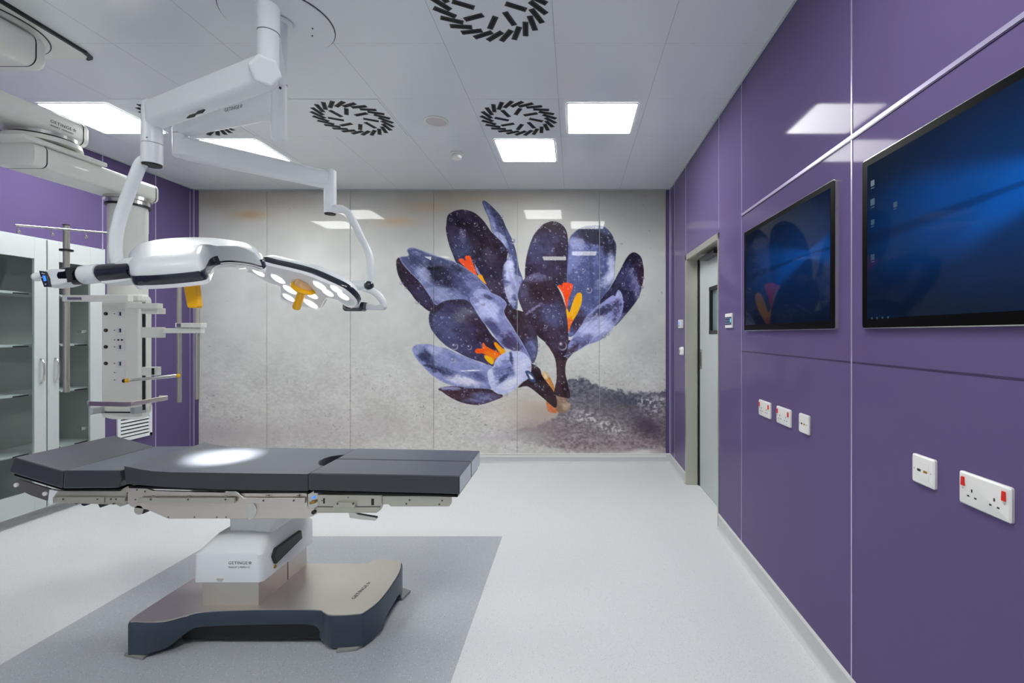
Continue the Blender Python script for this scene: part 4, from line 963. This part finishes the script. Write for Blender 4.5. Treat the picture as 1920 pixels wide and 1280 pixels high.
# shaded ground to the right of the stems
edge_n = noise2(MW, MH, 9, 6, 3)
def rough_poly_fade(pts, amp): 
    m = rough_poly(pts, amp, 7); k = np.clip((XX-900)/170, 0, 1)*np.clip((860-YY)/22, .3, 1)
    return m*np.clip(k*1.5-.35+(edge_n-.5)*1.6*(1-k)+(f2-.5)*2.2*(1-k), 0, 1)
def rough_poly(pts, amp=10., soft=5.):
    pts = smooth_poly(pts, 4); a, (r0, r1, c0, c1) = mask_poly(pts); full = np.zeros((MH, MW)); full[r0:r1, c0:c1] = a
    kx = int(soft); k_ = np.ones(2*kx+1)/(2*kx+1)
    full = np.apply_along_axis(lambda m: np.convolve(np.pad(m, kx, mode='edge'), k_, 'valid'), 0, full); full = np.apply_along_axis(lambda m: np.convolve(np.pad(m, kx, mode='edge'), k_, 'valid'), 1, full)
    return np.clip((full-.5)*3+.5+(edge_n-.5)*amp*.22+(fine-.5)*amp*.12, 0, 1)
sh = rough_poly_fade([(1060, 715), (1080, 709), (1104, 713), (1125, 725), (1160, 732), (1200, 738), (1262, 742), (1270, 850), (1200, 845), (1160, 858), (1100, 852), (1030, 838), (965, 828), (925, 815), (960, 806), (1020, 795), (1050, 770)], 12)
img_d = np.zeros((MH, MW, 3)); kd = np.clip((YY-715)/120, 0, 1)[..., None]
img_d[:] = np.array([80, 82, 94.])*(1-kd)+np.array([132, 119, 122.])*kd; img_d += ((f2-.5)*84)[..., None]+((fine-.5)*26)[..., None]
img = img*(1-sh[..., None]*.93)+img_d*sh[..., None]*.93
over((96, 90, 94), blob(1150, 765, 70, 26)*.5); over((58, 46, 62), blob(1215, 800, 40, 22, 25)*.75); over((46, 52, 74), blob(1180, 752, 50, 12, 8)*.5); over((130, 112, 112), blob(1010, 800, 60, 16)*.5)
cry = noise2(MW, MH, 4, 3.4, 2)
for b_ in ((1105, 780, 30, 9, 18), (1130, 795, 32, 12, 22), (1158, 806, 18, 12, 10), (1085, 785, 22, 7), (1225, 765, 26, 16, 20), (1212, 752, 22, 8), (1240, 750, 14, 10)):
    over((196, 192, 196), blob(*b_)*np.clip((cry-.45)*4.2, 0, 1)*.85)
over((206, 204, 200), blob(1190, 850, 46, 6, -8)*.8)
over((168, 160, 166), blob(940, 822, 50, 10)*.5)

flower = np.zeros((MH, MW))
def petal(f, pts, base, blobs=(), streak=(0, 0), samp=10., edge=None, n=6, rough_=0.):
    """fills a petal; blobs = colour patches in the same traced frame; streak = direction the veins run"""
    global img, flower
    poly = smooth_poly(conv(f, pts), n); a, (r0, r1, c0, c1) = mask_poly(poly); ox, oy, s = FR[f]
    X, Y = XX[r0:r1, c0:c1], YY[r0:r1, c0:c1]; col = np.zeros(a.shape+(3,)); col[:] = np.array(base, float)
    for b_ in blobs:
        (bx, by, rx, ry, ang), c_, al = b_[0], b_[1], b_[2]
        rx, ry = max(rx, ry), min(rx, ry)      # the long axis lies along ang
        t = math.radians(ang); dx, dy = X-(ox+bx/s), Y-(oy+by/s); u = dx*math.cos(t)+dy*math.sin(t); v = -dx*math.sin(t)+dy*math.cos(t)
        d = np.sqrt((u/(rx/s))**2+(v/(ry/s))**2)+(edge_n[r0:r1, c0:c1]-.5)*1.1+(fine[r0:r1, c0:c1]-.5)*.45
        k_ = np.clip(1.6-1.05*d, 0, 1); k_ = k_*k_*(3-2*k_)*al; col = col*(1-k_[..., None])+np.array(c_, float)*k_[..., None]
    if streak != (0, 0):
        L_ = math.hypot(*streak); ux, uy = streak[0]/L_, streak[1]/L_; v = (-uy*X+ux*Y); u = ux*X+uy*Y
        g = rng.rand(400, 40); vi = ((v-v.min())/1.7); ui = (u-u.min())/28.
        i0 = vi.astype(int) % 399; f_ = vi-np.floor(vi); j0 = ui.astype(int) % 39; fj = ui-np.floor(ui)
        st_ = (g[i0, j0]*(1-f_)+g[(i0+1), j0]*f_)*(1-fj)+(g[i0, (j0+1)]*(1-f_)+g[i0+1, (j0+1)]*f_)*fj
        col += ((st_-.5)*samp*1.5)[..., None]; col += ((f2[r0:r1, c0:c1]-.5)*samp*1.6)[..., None]
    col += ((mid_[r0:r1, c0:c1]-.5)*26)[..., None]*np.array([.9, .85, 1.1]) + ((fine[r0:r1, c0:c1]-.5)*9)[..., None]
    if edge is not None:
        # thin rim along the outline
        P_ = np.array(poly); dmin = np.full(a.shape, 1e9)
        for i in range(len(P_)):
            p, q = P_[i], P_[(i+1) % len(P_)]; e_ = q-p; l2 = max(1e-6, e_@e_); tt = np.clip(((X-p[0])*e_[0]+(Y-p[1])*e_[1])/l2, 0, 1)
            dmin = np.minimum(dmin, (X-p[0]-tt*e_[0])**2+(Y-p[1]-tt*e_[1])**2)
        ke = np.exp(-dmin/ (edge[1]**2))*edge[2]; col = col*(1-ke[..., None])+np.array(edge[0], float)*ke[..., None]
    sub = img[r0:r1, c0:c1]; img[r0:r1, c0:c1] = sub*(1-a[..., None])+np.clip(col, 4, 250)*a[..., None]
    flower[r0:r1, c0:c1] = np.maximum(flower[r0:r1, c0:c1], a)
PLUM, MAR, BLU, LIT, VLT, DKB = (46, 36, 62), (62, 40, 62), (84, 90, 138), (134, 142, 186), (176, 180, 212), (36, 34, 60)
# bud and stems
petal('D', [(640, 280), (680, 260), (740, 350), (775, 450), (760, 520), (700, 480), (640, 400)], (176, 120, 60), [((670, 300, 30, 40, 60), (200, 180, 150), .8), ((700, 420, 14, 60, 60), (210, 140, 40), .9)], (1, 2), 16)
petal('D', [(690, 520), (770, 600), (800, 680), (700, 660)], (186, 108, 66), (), (1, 1), 10)
petal('D', [(780, 480), (830, 500), (930, 560), (920, 660), (820, 680), (770, 600)], (132, 108, 90), [((890, 620, 40, 40, 0), (170, 150, 126), .6)], (1, 1), 14)
petal('B', [(1320, 700), (1400, 720), (1470, 770), (1500, 850), (1640, 1050), (1640, 1190), (1500, 1080), (1340, 960), (1230, 970), (1300, 880)], (54, 36, 44), [((1450, 850, 40, 60, 50), (34, 24, 34), .8), ((1560, 1080, 60, 24, 50), (74, 50, 52), .6)], (1, 1), 8, ((30, 20, 28), 1.2, .5))
petal('D', [(690, -60), (720, 20), (760, 90), (785, 180), (790, 330), (765, 470), (790, 500), (850, 520), (930, 520), (910, 400), (880, 260), (895, 150), (940, 90), (1000, 40), (1090, -20), (1000, -60)], (66, 42, 54), [((850, 60, 60, 60, 0), (44, 28, 44), .7), ((830, 260, 26, 120, 85), (86, 58, 70), .6), ((880, 430, 30, 80, 80), (44, 26, 34), .7)], (0, 1), 9, ((36, 24, 34), 1.3, .6))
# left flower, back petals first
petal('A', [(650, 125), (600, 145), (560, 180), (548, 260), (545, 320), (570, 440), (610, 550), (650, 640), (740, 760), (900, 870), (1020, 980), (1120, 1070), (1230, 1070), (1180, 950), (1140, 800), (1130, 620), (1140, 500), (1050, 400), (980, 330), (910, 230), (820, 150), (720, 120)], PLUM,
      [((700, 480, 110, 100, 30), (66, 72, 116), .9), ((620, 210, 90, 60, -20), (34, 28, 50), .8), ((620, 380, 70, 120, 80), (62, 52, 92), .6), ((930, 460, 120, 200, 60), (40, 26, 40), .8), ((960, 570, 60, 90, 60), (84, 82, 118), .45), ((1000, 860, 110, 60, 10), (72, 58, 84), .7), ((760, 270, 110, 26, 5), (26, 22, 34), .8), ((710, 370, 30, 50, 80), (112, 112, 156), .5)], (.4, 1), 7, ((24, 18, 36), 1.2, .5))
petal('A', [(100, 580), (70, 610), (80, 720), (130, 830), (200, 910), (270, 1000), (400, 1100), (470, 1050), (430, 950), (300, 800), (200, 700), (130, 620)], (48, 34, 58), [((330, 960, 120, 60, 45), (58, 52, 92), .7), ((110, 700, 30, 90, 70), (34, 26, 40), .7)], (1, 1.1), 8, ((26, 20, 34), 1.3, .6))
petal('A', [(105, 575), (185, 560), (172, 510), (200, 485), (260, 490), (420, 550), (540, 590), (640, 625), (740, 680), (840, 745), (950, 870), (1000, 950), (1080, 1060), (1000, 1150), (800, 1120), (620, 1010), (560, 990), (450, 1035), (400, 960), (300, 820), (200, 720), (130, 640)], (88, 94, 140),
      [((520, 740, 170, 90, 25), (38, 34, 62), .95), ((330, 720, 60, 110, 80), (150, 156, 196), .7), ((250, 600, 110, 50, 30), (66, 74, 112), .8), ((480, 610, 140, 40, 18), (76, 86, 126), .7), ((520, 940, 160, 60, 20), (140, 146, 186), .6), ((720, 800, 140, 80, 30), (82, 86, 136), .8), ((440, 680, 60, 20, 0), (30, 26, 50), .8), ((660, 690, 60, 30, 30), (40, 40, 64), .7), ((820, 880, 90, 60, 40), (112, 116, 166), .6)], (1, .75), 13, ((160, 166, 200), 1.6, .5))
petal('A', [(895, 45), (925, 38), (1000, 100), (1080, 190), (1130, 300), (1180, 400), (1220, 520), (1245, 680), (1280, 780), (1275, 860), (1240, 950), (1222, 1080), (1150, 1010), (1110, 900), (1090, 780), (1095, 660), (1150, 560), (1110, 470), (1050, 400), (990, 330), (960, 210), (920, 120)], (78, 84, 130),
      [((1060, 200, 40, 120, 65), (46, 48, 78), .8), ((970, 220, 30, 110, 70), (118, 126, 166), .6), ((1060, 400, 40, 110, 55), (168, 172, 206), .7), ((1160, 700, 44, 130, 85), (178, 182, 214), .9), ((1210, 860, 60, 110, 85), (146, 150, 192), .8), ((1150, 930, 40, 90, 75), (196, 198, 222), .6), ((1200, 540, 30, 120, 70), (66, 70, 116), .7)], (.35, 1), 18, ((40, 40, 66), 1.0, .6))
petal('A', [(850, 650), (900, 640), (905, 720), (870, 735)], (40, 36, 66)); petal('A', [(820, 640), (850, 690), (930, 830), (905, 800), (840, 720)], (126, 120, 160))
petal('A', [(665, 605), (700, 588), (735, 612), (730, 568), (775, 564), (800, 620), (825, 690), (842, 748), (780, 712), (720, 665)], (226, 78, 32), [((700, 640, 40, 30, 30), (206, 62, 24), .6)], (1, 1), 8, n=3)
petal('A', [(848, 755), (885, 742), (912, 790), (935, 838), (890, 800)], (246, 146, 20), (), n=3)
petal('B', [(1085, 95), (1160, 110), (1300, 150), (1400, 220), (1440, 420), (1447, 540), (1430, 640), (1385, 705), (1310, 600), (1200, 350), (1080, 160)], (56, 38, 54), [((1380, 560, 80, 130, 80), (88, 94, 140), .95), ((1370, 330, 50, 90, 70), (80, 74, 110), .5), ((1180, 180, 80, 60, 30), (50, 30, 40), .8)], (.5, 1), 10, ((34, 26, 40), 1.2, .5))
petal('B', [(330, 80), (430, 25), (560, 8), (680, 22), (790, 150), (860, 260), (950, 400), (1080, 540), (1050, 640), (960, 740), (850, 700), (700, 650), (560, 580), (440, 510), (330, 400), (270, 290), (262, 180), (290, 120)], (58, 50, 88),
      [((430, 270, 140, 110, 30), (82, 88, 132), .9), ((640, 180, 110, 70, -15), (100, 98, 122), .8), ((740, 230, 80, 50, 20), (60, 44, 62), .7), ((880, 420, 170, 80, 55), (48, 28, 50), .9), ((500, 470, 150, 80, 35), (78, 80, 128), .7), ((340, 110, 90, 30, -40), (40, 28, 44), .8), ((600, 40, 130, 26, 5), (44, 34, 50), .7), ((640, 520, 120, 60, 30), (70, 66, 112), .7), ((270, 230, 30, 90, 85), (50, 48, 76), .6)], (1, .8), 8, ((96, 100, 150), 1.1, .45))
petal('B', [(755, -20), (740, -45), (760, -75), (800, -100), (870, -100), (950, -60), (1050, -10), (1110, 60), (1085, 160), (1200, 350), (1310, 540), (1380, 700), (1300, 640), (1150, 560), (1060, 520), (930, 350), (830, 230), (745, 90), (705, 0)], (108, 112, 166),
      [((900, 120, 150, 90, 40), (164, 170, 212), .95), ((820, -50, 60, 50, 20), (140, 146, 186), .7), ((900, -20, 60, 22, 20), (52, 56, 90), .7), ((960, 330, 120, 60, 50), (80, 78, 130), .8), ((1120, 330, 60, 160, 60), (124, 126, 178), .6), ((1160, 500, 110, 80, 60), (66, 52, 90), .8)], (.75, 1), 12, ((176, 182, 220), 1.3, .5))
petal('B', [(78, 545), (140, 500), (260, 495), (350, 520), (460, 545), (560, 592), (720, 660), (850, 710), (950, 742), (950, 850), (940, 985), (860, 985), (780, 1000), (600, 970), (430, 920), (300, 840), (200, 740), (120, 650)], (118, 126, 176),
      [((220, 620, 60, 110, 60), (56, 60, 98), .9), ((160, 560, 60, 40, 10), (130, 138, 182), .7), ((330, 560, 90, 50, 20), (160, 164, 204), .8), ((520, 690, 160, 60, 18), (112, 120, 174), .8), ((420, 800, 140, 40, 22), (72, 78, 124), .8), ((640, 900, 160, 44, 12), (196, 196, 216), .95), ((800, 850, 110, 40, 20), (84, 86, 136), .8), ((720, 785, 90, 7, -2), (222, 224, 236), .9), ((340, 770, 100, 14, 25), (46, 48, 82), .7)], (1, .45), 15, ((166, 170, 206), 1.1, .4))
petal('B', [(360, 990), (420, 962), (560, 955), (700, 978), (860, 982), (960, 1000), (1070, 1060), (980, 1110), (800, 1160), (620, 1135), (480, 1070), (400, 1015)], (72, 46, 60), [((840, 1080, 180, 60, -5), (98, 98, 146), .9), ((470, 975, 130, 24, 5), (126, 132, 176), .9), ((620, 1050, 110, 40, 10), (66, 42, 54), .7), ((900, 1010, 60, 24, 0), (60, 48, 70), .7)], (1, .2), 9, ((60, 56, 84), 1.2, .6))
petal('B', [(762, 570), (790, 545), (838, 545), (842, 500), (858, 482), (880, 515), (930, 545), (1045, 605), (985, 660), (955, 718), (900, 640), (850, 598), (785, 600)], (240, 86, 14), [((960, 620, 60, 40, 30), (255, 120, 10), .7), ((800, 570, 40, 20, 0), (226, 64, 20), .6)], (1, .6), 8, n=3)
petal('B', [(866, 640), (885, 620), (960, 655), (955, 718), (905, 690)], (255, 168, 0), (), n=3)
petal('B', [(970, 490), (995, 478), (1050, 530), (1098, 575), (1055, 610), (1010, 560)], (255, 142, 6), (), n=3)
petal('B', [(905, 790), (960, 745), (990, 670), (1060, 605), (1180, 570), (1280, 588), (1350, 650), (1376, 740), (1350, 860), (1250, 930), (1180, 1000), (1070, 1045), (980, 1020), (930, 950), (903, 860)], (162, 168, 208),
      [((1090, 760, 120, 90, -40), (106, 114, 168), .9), ((1165, 660, 20, 70, 80), (52, 56, 100), .85), ((1010, 790, 50, 90, 75), (92, 100, 152), .8), ((1060, 880, 70, 26, -40), (60, 64, 110), .8), ((1150, 800, 50, 50, 0), (70, 76, 124), .7), ((1270, 740, 80, 110, 70), (178, 180, 212), .9), ((1150, 930, 120, 50, -30), (190, 192, 220), .9), ((940, 850, 24, 110, 85), (176, 182, 216), .8)], (1, -.35), 14, ((188, 192, 220), 1.6, .5))
petal('B', [(1310, 790), (1370, 800), (1420, 880), (1415, 915), (1370, 905), (1330, 850)], (60, 74, 120), [((1370, 850, 40, 12, 50), (220, 224, 236), .9)], n=4)
# right flower
petal('C', [(340, 150), (270, 165), (230, 195), (170, 270), (125, 400), (106, 520), (115, 640), (200, 640), (330, 660), (436, 680), (440, 600), (452, 420), (446, 260), (410, 185)], (50, 38, 64), [((330, 330, 80, 110, 70), (66, 62, 100), .8), ((180, 380, 70, 130, 80), (76, 74, 118), .7), ((300, 190, 110, 40, 0), (48, 34, 48), .8), ((400, 450, 50, 150, 85), (40, 30, 52), .8), ((300, 540, 120, 60, 0), (58, 48, 82), .6)], (.1, 1), 7, ((28, 22, 38), 1.1, .6))
petal('C', [(458, 300), (500, 240), (560, 200), (640, 185), (730, 190), (790, 240), (825, 310), (836, 360), (826, 480), (815, 610), (770, 700), (720, 790), (640, 880), (560, 980), (500, 1060), (450, 1060), (430, 900), (438, 640), (448, 430)], (84, 92, 144),
      [((640, 270, 130, 60, 10), (40, 36, 64), .95), ((770, 330, 60, 90, 70), (38, 34, 60), .9), ((520, 330, 60, 50, 0), (140, 146, 190), .8), ((500, 480, 50, 120, 85), (110, 118, 168), .7), ((800, 520, 30, 100, 85), (170, 174, 206), .9), ((750, 620, 90, 36, -35), (190, 192, 214), .9), ((620, 640, 120, 150, 80), (76, 84, 138), .8), ((640, 560, 16, 200, 88), (56, 60, 104), .5), ((520, 950, 70, 110, 60), (62, 44, 72), .9), ((760, 210, 60, 40, 20), (78, 88, 132), .8)], (.08, 1), 8, ((70, 76, 120), 1.2, .5))
petal('C', [(975, 398), (1030, 430), (1050, 490), (1058, 580), (1030, 720), (990, 800), (900, 910), (820, 990), (770, 950), (720, 860), (700, 800), (780, 690), (850, 570), (920, 440)], (44, 40, 76),
      [((980, 640, 40, 130, 70), (112, 112, 162), .8), ((900, 600, 50, 90, 60), (60, 60, 108), .7), ((1030, 560, 26, 130, 80), (50, 32, 50), .9), ((850, 950, 90, 50, -40), (116, 120, 170), .8), ((960, 450, 50, 40, 0), (34, 28, 46), .8), ((800, 740, 60, 90, 50), (36, 34, 66), .8)], (-.5, 1), 15, ((30, 24, 42), 1.3, .6))
petal('C', [(850, 700), (880, 730), (892, 800), (885, 870), (850, 940), (780, 1040), (700, 1105), (600, 1142), (540, 1180), (420, 1235), (440, 1160), (500, 1060), (560, 980), (600, 910), (700, 820), (800, 745), (825, 750)], (122, 128, 180),
      [((720, 880, 130, 30, -30), (56, 54, 92), .9), ((840, 850, 30, 110, 100), (70, 68, 112), .7), ((860, 740, 30, 40, 0), (150, 156, 200), .7), ((660, 1000, 120, 70, -30), (160, 164, 206), .9), ((560, 1110, 80, 40, -25), (84, 82, 132), .8), ((470, 1190, 60, 30, -35), (64, 48, 74), .9), ((760, 990, 50, 50, 0), (172, 176, 212), .7)], (-1, .95), 17, ((150, 154, 194), 1.2, .4))
petal('C', [(200, 558), (235, 572), (270, 580), (340, 640), (390, 720), (430, 830), (448, 950), (455, 1100), (440, 1200), (400, 1230), (330, 1180), (270, 1120), (200, 1060), (140, 960), (80, 850), (50, 760), (60, 680), (110, 600)], (52, 34, 54),
      [((330, 900, 110, 110, 0), (74, 74, 120), .9), ((190, 600, 110, 40, -10), (112, 112, 156), .7), ((230, 720, 120, 60, 30), (46, 26, 40), .9), ((120, 800, 70, 110, 50), (76, 66, 100), .7), ((250, 1010, 90, 50, 20), (56, 38, 58), .8), ((380, 1100, 70, 90, 80), (70, 52, 82), .7), ((160, 860, 12, 90, -35), (150, 148, 186), .5), ((80, 690, 40, 60, 60), (84, 84, 124), .6)], (.3, 1), 9, ((70, 62, 94), 1.2, .5))
petal('C', [(368, 668), (395, 660), (408, 690), (404, 650), (440, 640), (488, 655), (482, 700), (455, 770), (440, 850), (425, 790), (405, 720)], (232, 70, 22), [((440, 690, 40, 40, 0), (214, 58, 16), .5)], (.1, 1), 8, n=3)
petal('C', [(515, 740), (535, 722), (562, 732), (560, 800), (530, 880), (500, 930), (470, 990), (455, 1040), (447, 950), (436, 860), (445, 850), (462, 880), (485, 810)], (255, 154, 0), [((460, 980, 30, 60, 80), (232, 90, 40), .8)], (.3, 1), 8, n=3)
# water drops: bright specks, beads with a lit edge, ring along the outline
def drop(x, y, r_, base=(120, 124, 168), hi=(222, 224, 236)):
    ix, iy = x-MX0, y-MY0; R_ = int(r_*1.6)+2; r0, r1, c0, c1 = max(0, int(iy-R_)), min(MH, int(iy+R_)), max(0, int(ix-R_)), min(MW, int(ix+R_))
    if r1 <= r0 or c1 <= c0: return
    X, Y = XX[r0:r1, c0:c1]-x, YY[r0:r1, c0:c1]-y; d = np.sqrt(X*X+Y*Y)/r_; a = np.clip((1.05-d)*r_, 0, 1)
    ringm = np.clip(1-np.abs(d-.82)*4, 0, 1)*(.5+.5*np.clip((X+Y)/r_, -1, 1)); hl = np.exp(-((X+r_*.3)**2+(Y+r_*.35)**2)/(r_*.28)**2)
    c = img[r0:r1, c0:c1]; c2 = c*(.75)+np.array(base)*.25; c2 = c2*(1-ringm[..., None]*.6)+np.array(hi)*ringm[..., None]*.6; c2 = c2*(1-hl[..., None]*.85)+np.array(hi)*hl[..., None]*.85
    img[r0:r1, c0:c1] = c*(1-a[..., None])+c2*a[..., None]
fy, fx = np.where(flower > .9)
for k in range(1100):
    i = rng.randint(len(fx)); dens_ = dens[fy[i], fx[i]]
    if rng.rand() < dens_*1.3: 
        y_, x_ = fy[i], fx[i]; a_ = rng.rand()*.6+.2; s_ = np.array([196, 200, 222.]); img[y_, x_] = img[y_, x_]*(1-a_)+s_*a_
        if rng.rand() < .3 and x_+1 < MW: img[y_, x_+1] = img[y_, x_+1]*(1-a_*.6)+s_*a_*.6
for k in range(150):
    i = rng.randint(len(fx)); drop(fx[i]+MX0, fy[i]+MY0, 1.3+rng.rand()*1.6)
for k in range(40):
    i = rng.randint(len(fx)); drop(fx[i]+MX0, fy[i]+MY0, 3+rng.rand()*2.2, (96, 98, 140), (130, 134, 176))
dk = ((60, 52, 76), (206, 206, 214))
for f, x, y, r_ in (('A', 830, 262, 6), ('A', 916, 295, 5), ('A', 715, 365, 5), ('A', 1085, 190, 5), ('A', 1195, 425, 7), ('A', 120, 828, 5), ('A', 275, 1012, 6), ('A', 165, 870, 4), ('A', 905, 1030, 4), ('A', 850, 1000, 3.5),
                   ('B', 540, 520, 9), ('B', 700, 530, 7), ('B', 860, 65, 5), ('B', 1420, 720, 6), ('B', 1455, 570, 4), ('B', 1455, 500, 4), ('B', 520, 670, 7), ('B', 1110, 1050, 5), ('B', 1355, 750, 4), ('C', 405, 1145, 12), ('C', 345, 160, 5), ('C', 235, 190, 4),
                   ('C', 150, 608, 5), ('C', 98, 665, 5), ('C', 620, 700, 8), ('C', 575, 540, 5), ('C', 1045, 680, 5), ('C', 1052, 605, 5), ('C', 1040, 485, 4), ('C', 1015, 755, 4), ('C', 890, 655, 5), ('C', 770, 1055, 5), ('C', 740, 1075, 6), ('C', 270, 990, 5), ('C', 295, 862, 5), ('C', 610, 1120, 5), ('C', 215, 1090, 3), ('C', 215, 1150, 4), ('C', 15, 310, 6), ('C', 305, 600, 3)):
    ox, oy, s_ = FR[f]; drop(ox+x/s_, oy+y/s_, r_*.8, *dk)
img = np.clip(img, 3, 250)
MGAIN = 1.38
fm = flower[..., None]; gl_ = img.mean(-1, keepdims=True); redm = (img[..., :1] > img[..., 2:]+30)*1.
img = np.where((fm > .5) & (redm < .5), (gl_+(img-gl_)*.86)*np.where(gl_ < 110, .88, 1.0), img)
def to_lin(a): a = a/255.; return np.where(a <= .04045, a/12.92, ((a+.055)/1.055)**2.4)
lin_img = np.clip(to_lin(img)*MGAIN, 0, .92)
# a vertical sheen correction is not used: the print carries flat colours only
mm = bpy.data.materials.new('printed_glass'); mm.use_nodes = True; nt = mm.node_tree; b = nt.nodes['Principled BSDF']
at = nt.nodes.new('ShaderNodeAttribute'); at.attribute_name = 'print'; nt.links.new(at.outputs['Color'], b.inputs['Base Color'])
b.inputs['Roughness'].default_value = .3; b.inputs['Specular IOR Level'].default_value = .08; b.inputs['Coat Weight'].default_value = .4; b.inputs['Coat Roughness'].default_value = .015; b.inputs['Coat IOR'].default_value = 1.5
mu = empty('flower_mural', ((810-CX)/F*YB, YB, 1.5), 'full-wall printed glass mural of two wet purple crocus flowers', 'mural')
seams = [372, 500, 657, 813, 970, 1124, 1249]
for s0, s1 in zip(seams[:-1], seams[1:]):
    c0, c1 = s0-MX0, s1-MX0; nx, ny = c1-c0+1, MH+1; g = .45
    xs = np.linspace(s0+g, s1-g, nx); ys_ = np.linspace(MY0, MY1, ny); Yp = YB-.001
    gx, gy = np.meshgrid(xs, ys_); co = np.stack([(gx-CX)/F*Yp, np.full_like(gx, Yp), EYE-(gy-CY)/F*Yp], -1).reshape(-1, 3)
    co -= np.array(mu.location)
    ci = np.clip(np.arange(nx)+c0, 0, MW-1); ri = np.clip(np.arange(ny), 0, MH-1); colr = np.concatenate([lin_img[np.ix_(ri, ci)], np.ones((ny, nx, 1))], -1).reshape(-1, 4)
    idx = np.arange(nx*ny).reshape(ny, nx); q = np.stack([idx[:-1, :-1], idx[1:, :-1], idx[1:, 1:], idx[:-1, 1:]], -1).reshape(-1, 4)
    # edges of the pane: copy the border ring back to the wall
    border = np.concatenate([idx[0, :], idx[1:, -1], idx[-1, -2::-1], idx[-2:0:-1, 0]]); nb = len(border)
    bc = co[border].copy(); bc[:, 1] += .006; base_ = len(co); co = np.concatenate([co, bc]); colr = np.concatenate([colr, colr[border]])
    ar_ = np.arange(nb); q2_ = np.stack([border[ar_], border[(ar_+1) % nb], base_+(ar_+1) % nb, base_+ar_], -1); q = np.concatenate([q, q2_])
    me = bpy.data.meshes.new('glass_panel'); me.vertices.add(len(co)); me.vertices.foreach_set('co', co.ravel().astype(np.float32))
    me.loops.add(q.size); me.loops.foreach_set('vertex_index', q.ravel().astype(np.int32)); me.polygons.add(len(q))
    me.polygons.foreach_set('loop_start', np.arange(0, q.size, 4, dtype=np.int32)); me.polygons.foreach_set('loop_total', np.full(len(q), 4, dtype=np.int32))
    me.update(calc_edges=True); at_ = me.color_attributes.new('print', 'FLOAT_COLOR', 'POINT'); at_.data.foreach_set('color', colr.ravel().astype(np.float32))
    me.materials.append(mm); o = bpy.data.objects.new('glass_panel', me); COL.objects.link(o); o.parent = mu
a_, b_ = P(372, 850, YB), P(1249, 850, YB)
MB().box(a_.x, b_.x, YB-.0005, YB+.007, P(0, 355, YB).z-.02, P(0, 356, YB).z).build('top_edge', TRIM, mu, smooth=0)
MB().box(a_.x, b_.x, YB+.0055, YB+.0075, P(0, 853, YB).z, P(0, 356, YB).z).build('joint_backing', CABW, mu, smooth=0)
MB().box(a_.x, b_.x, YB-.008, YB+.004, P(0, 856.5, YB).z, P(0, 852.5, YB).z).build('bottom_edge', WHITE_P, mu, smooth=0)
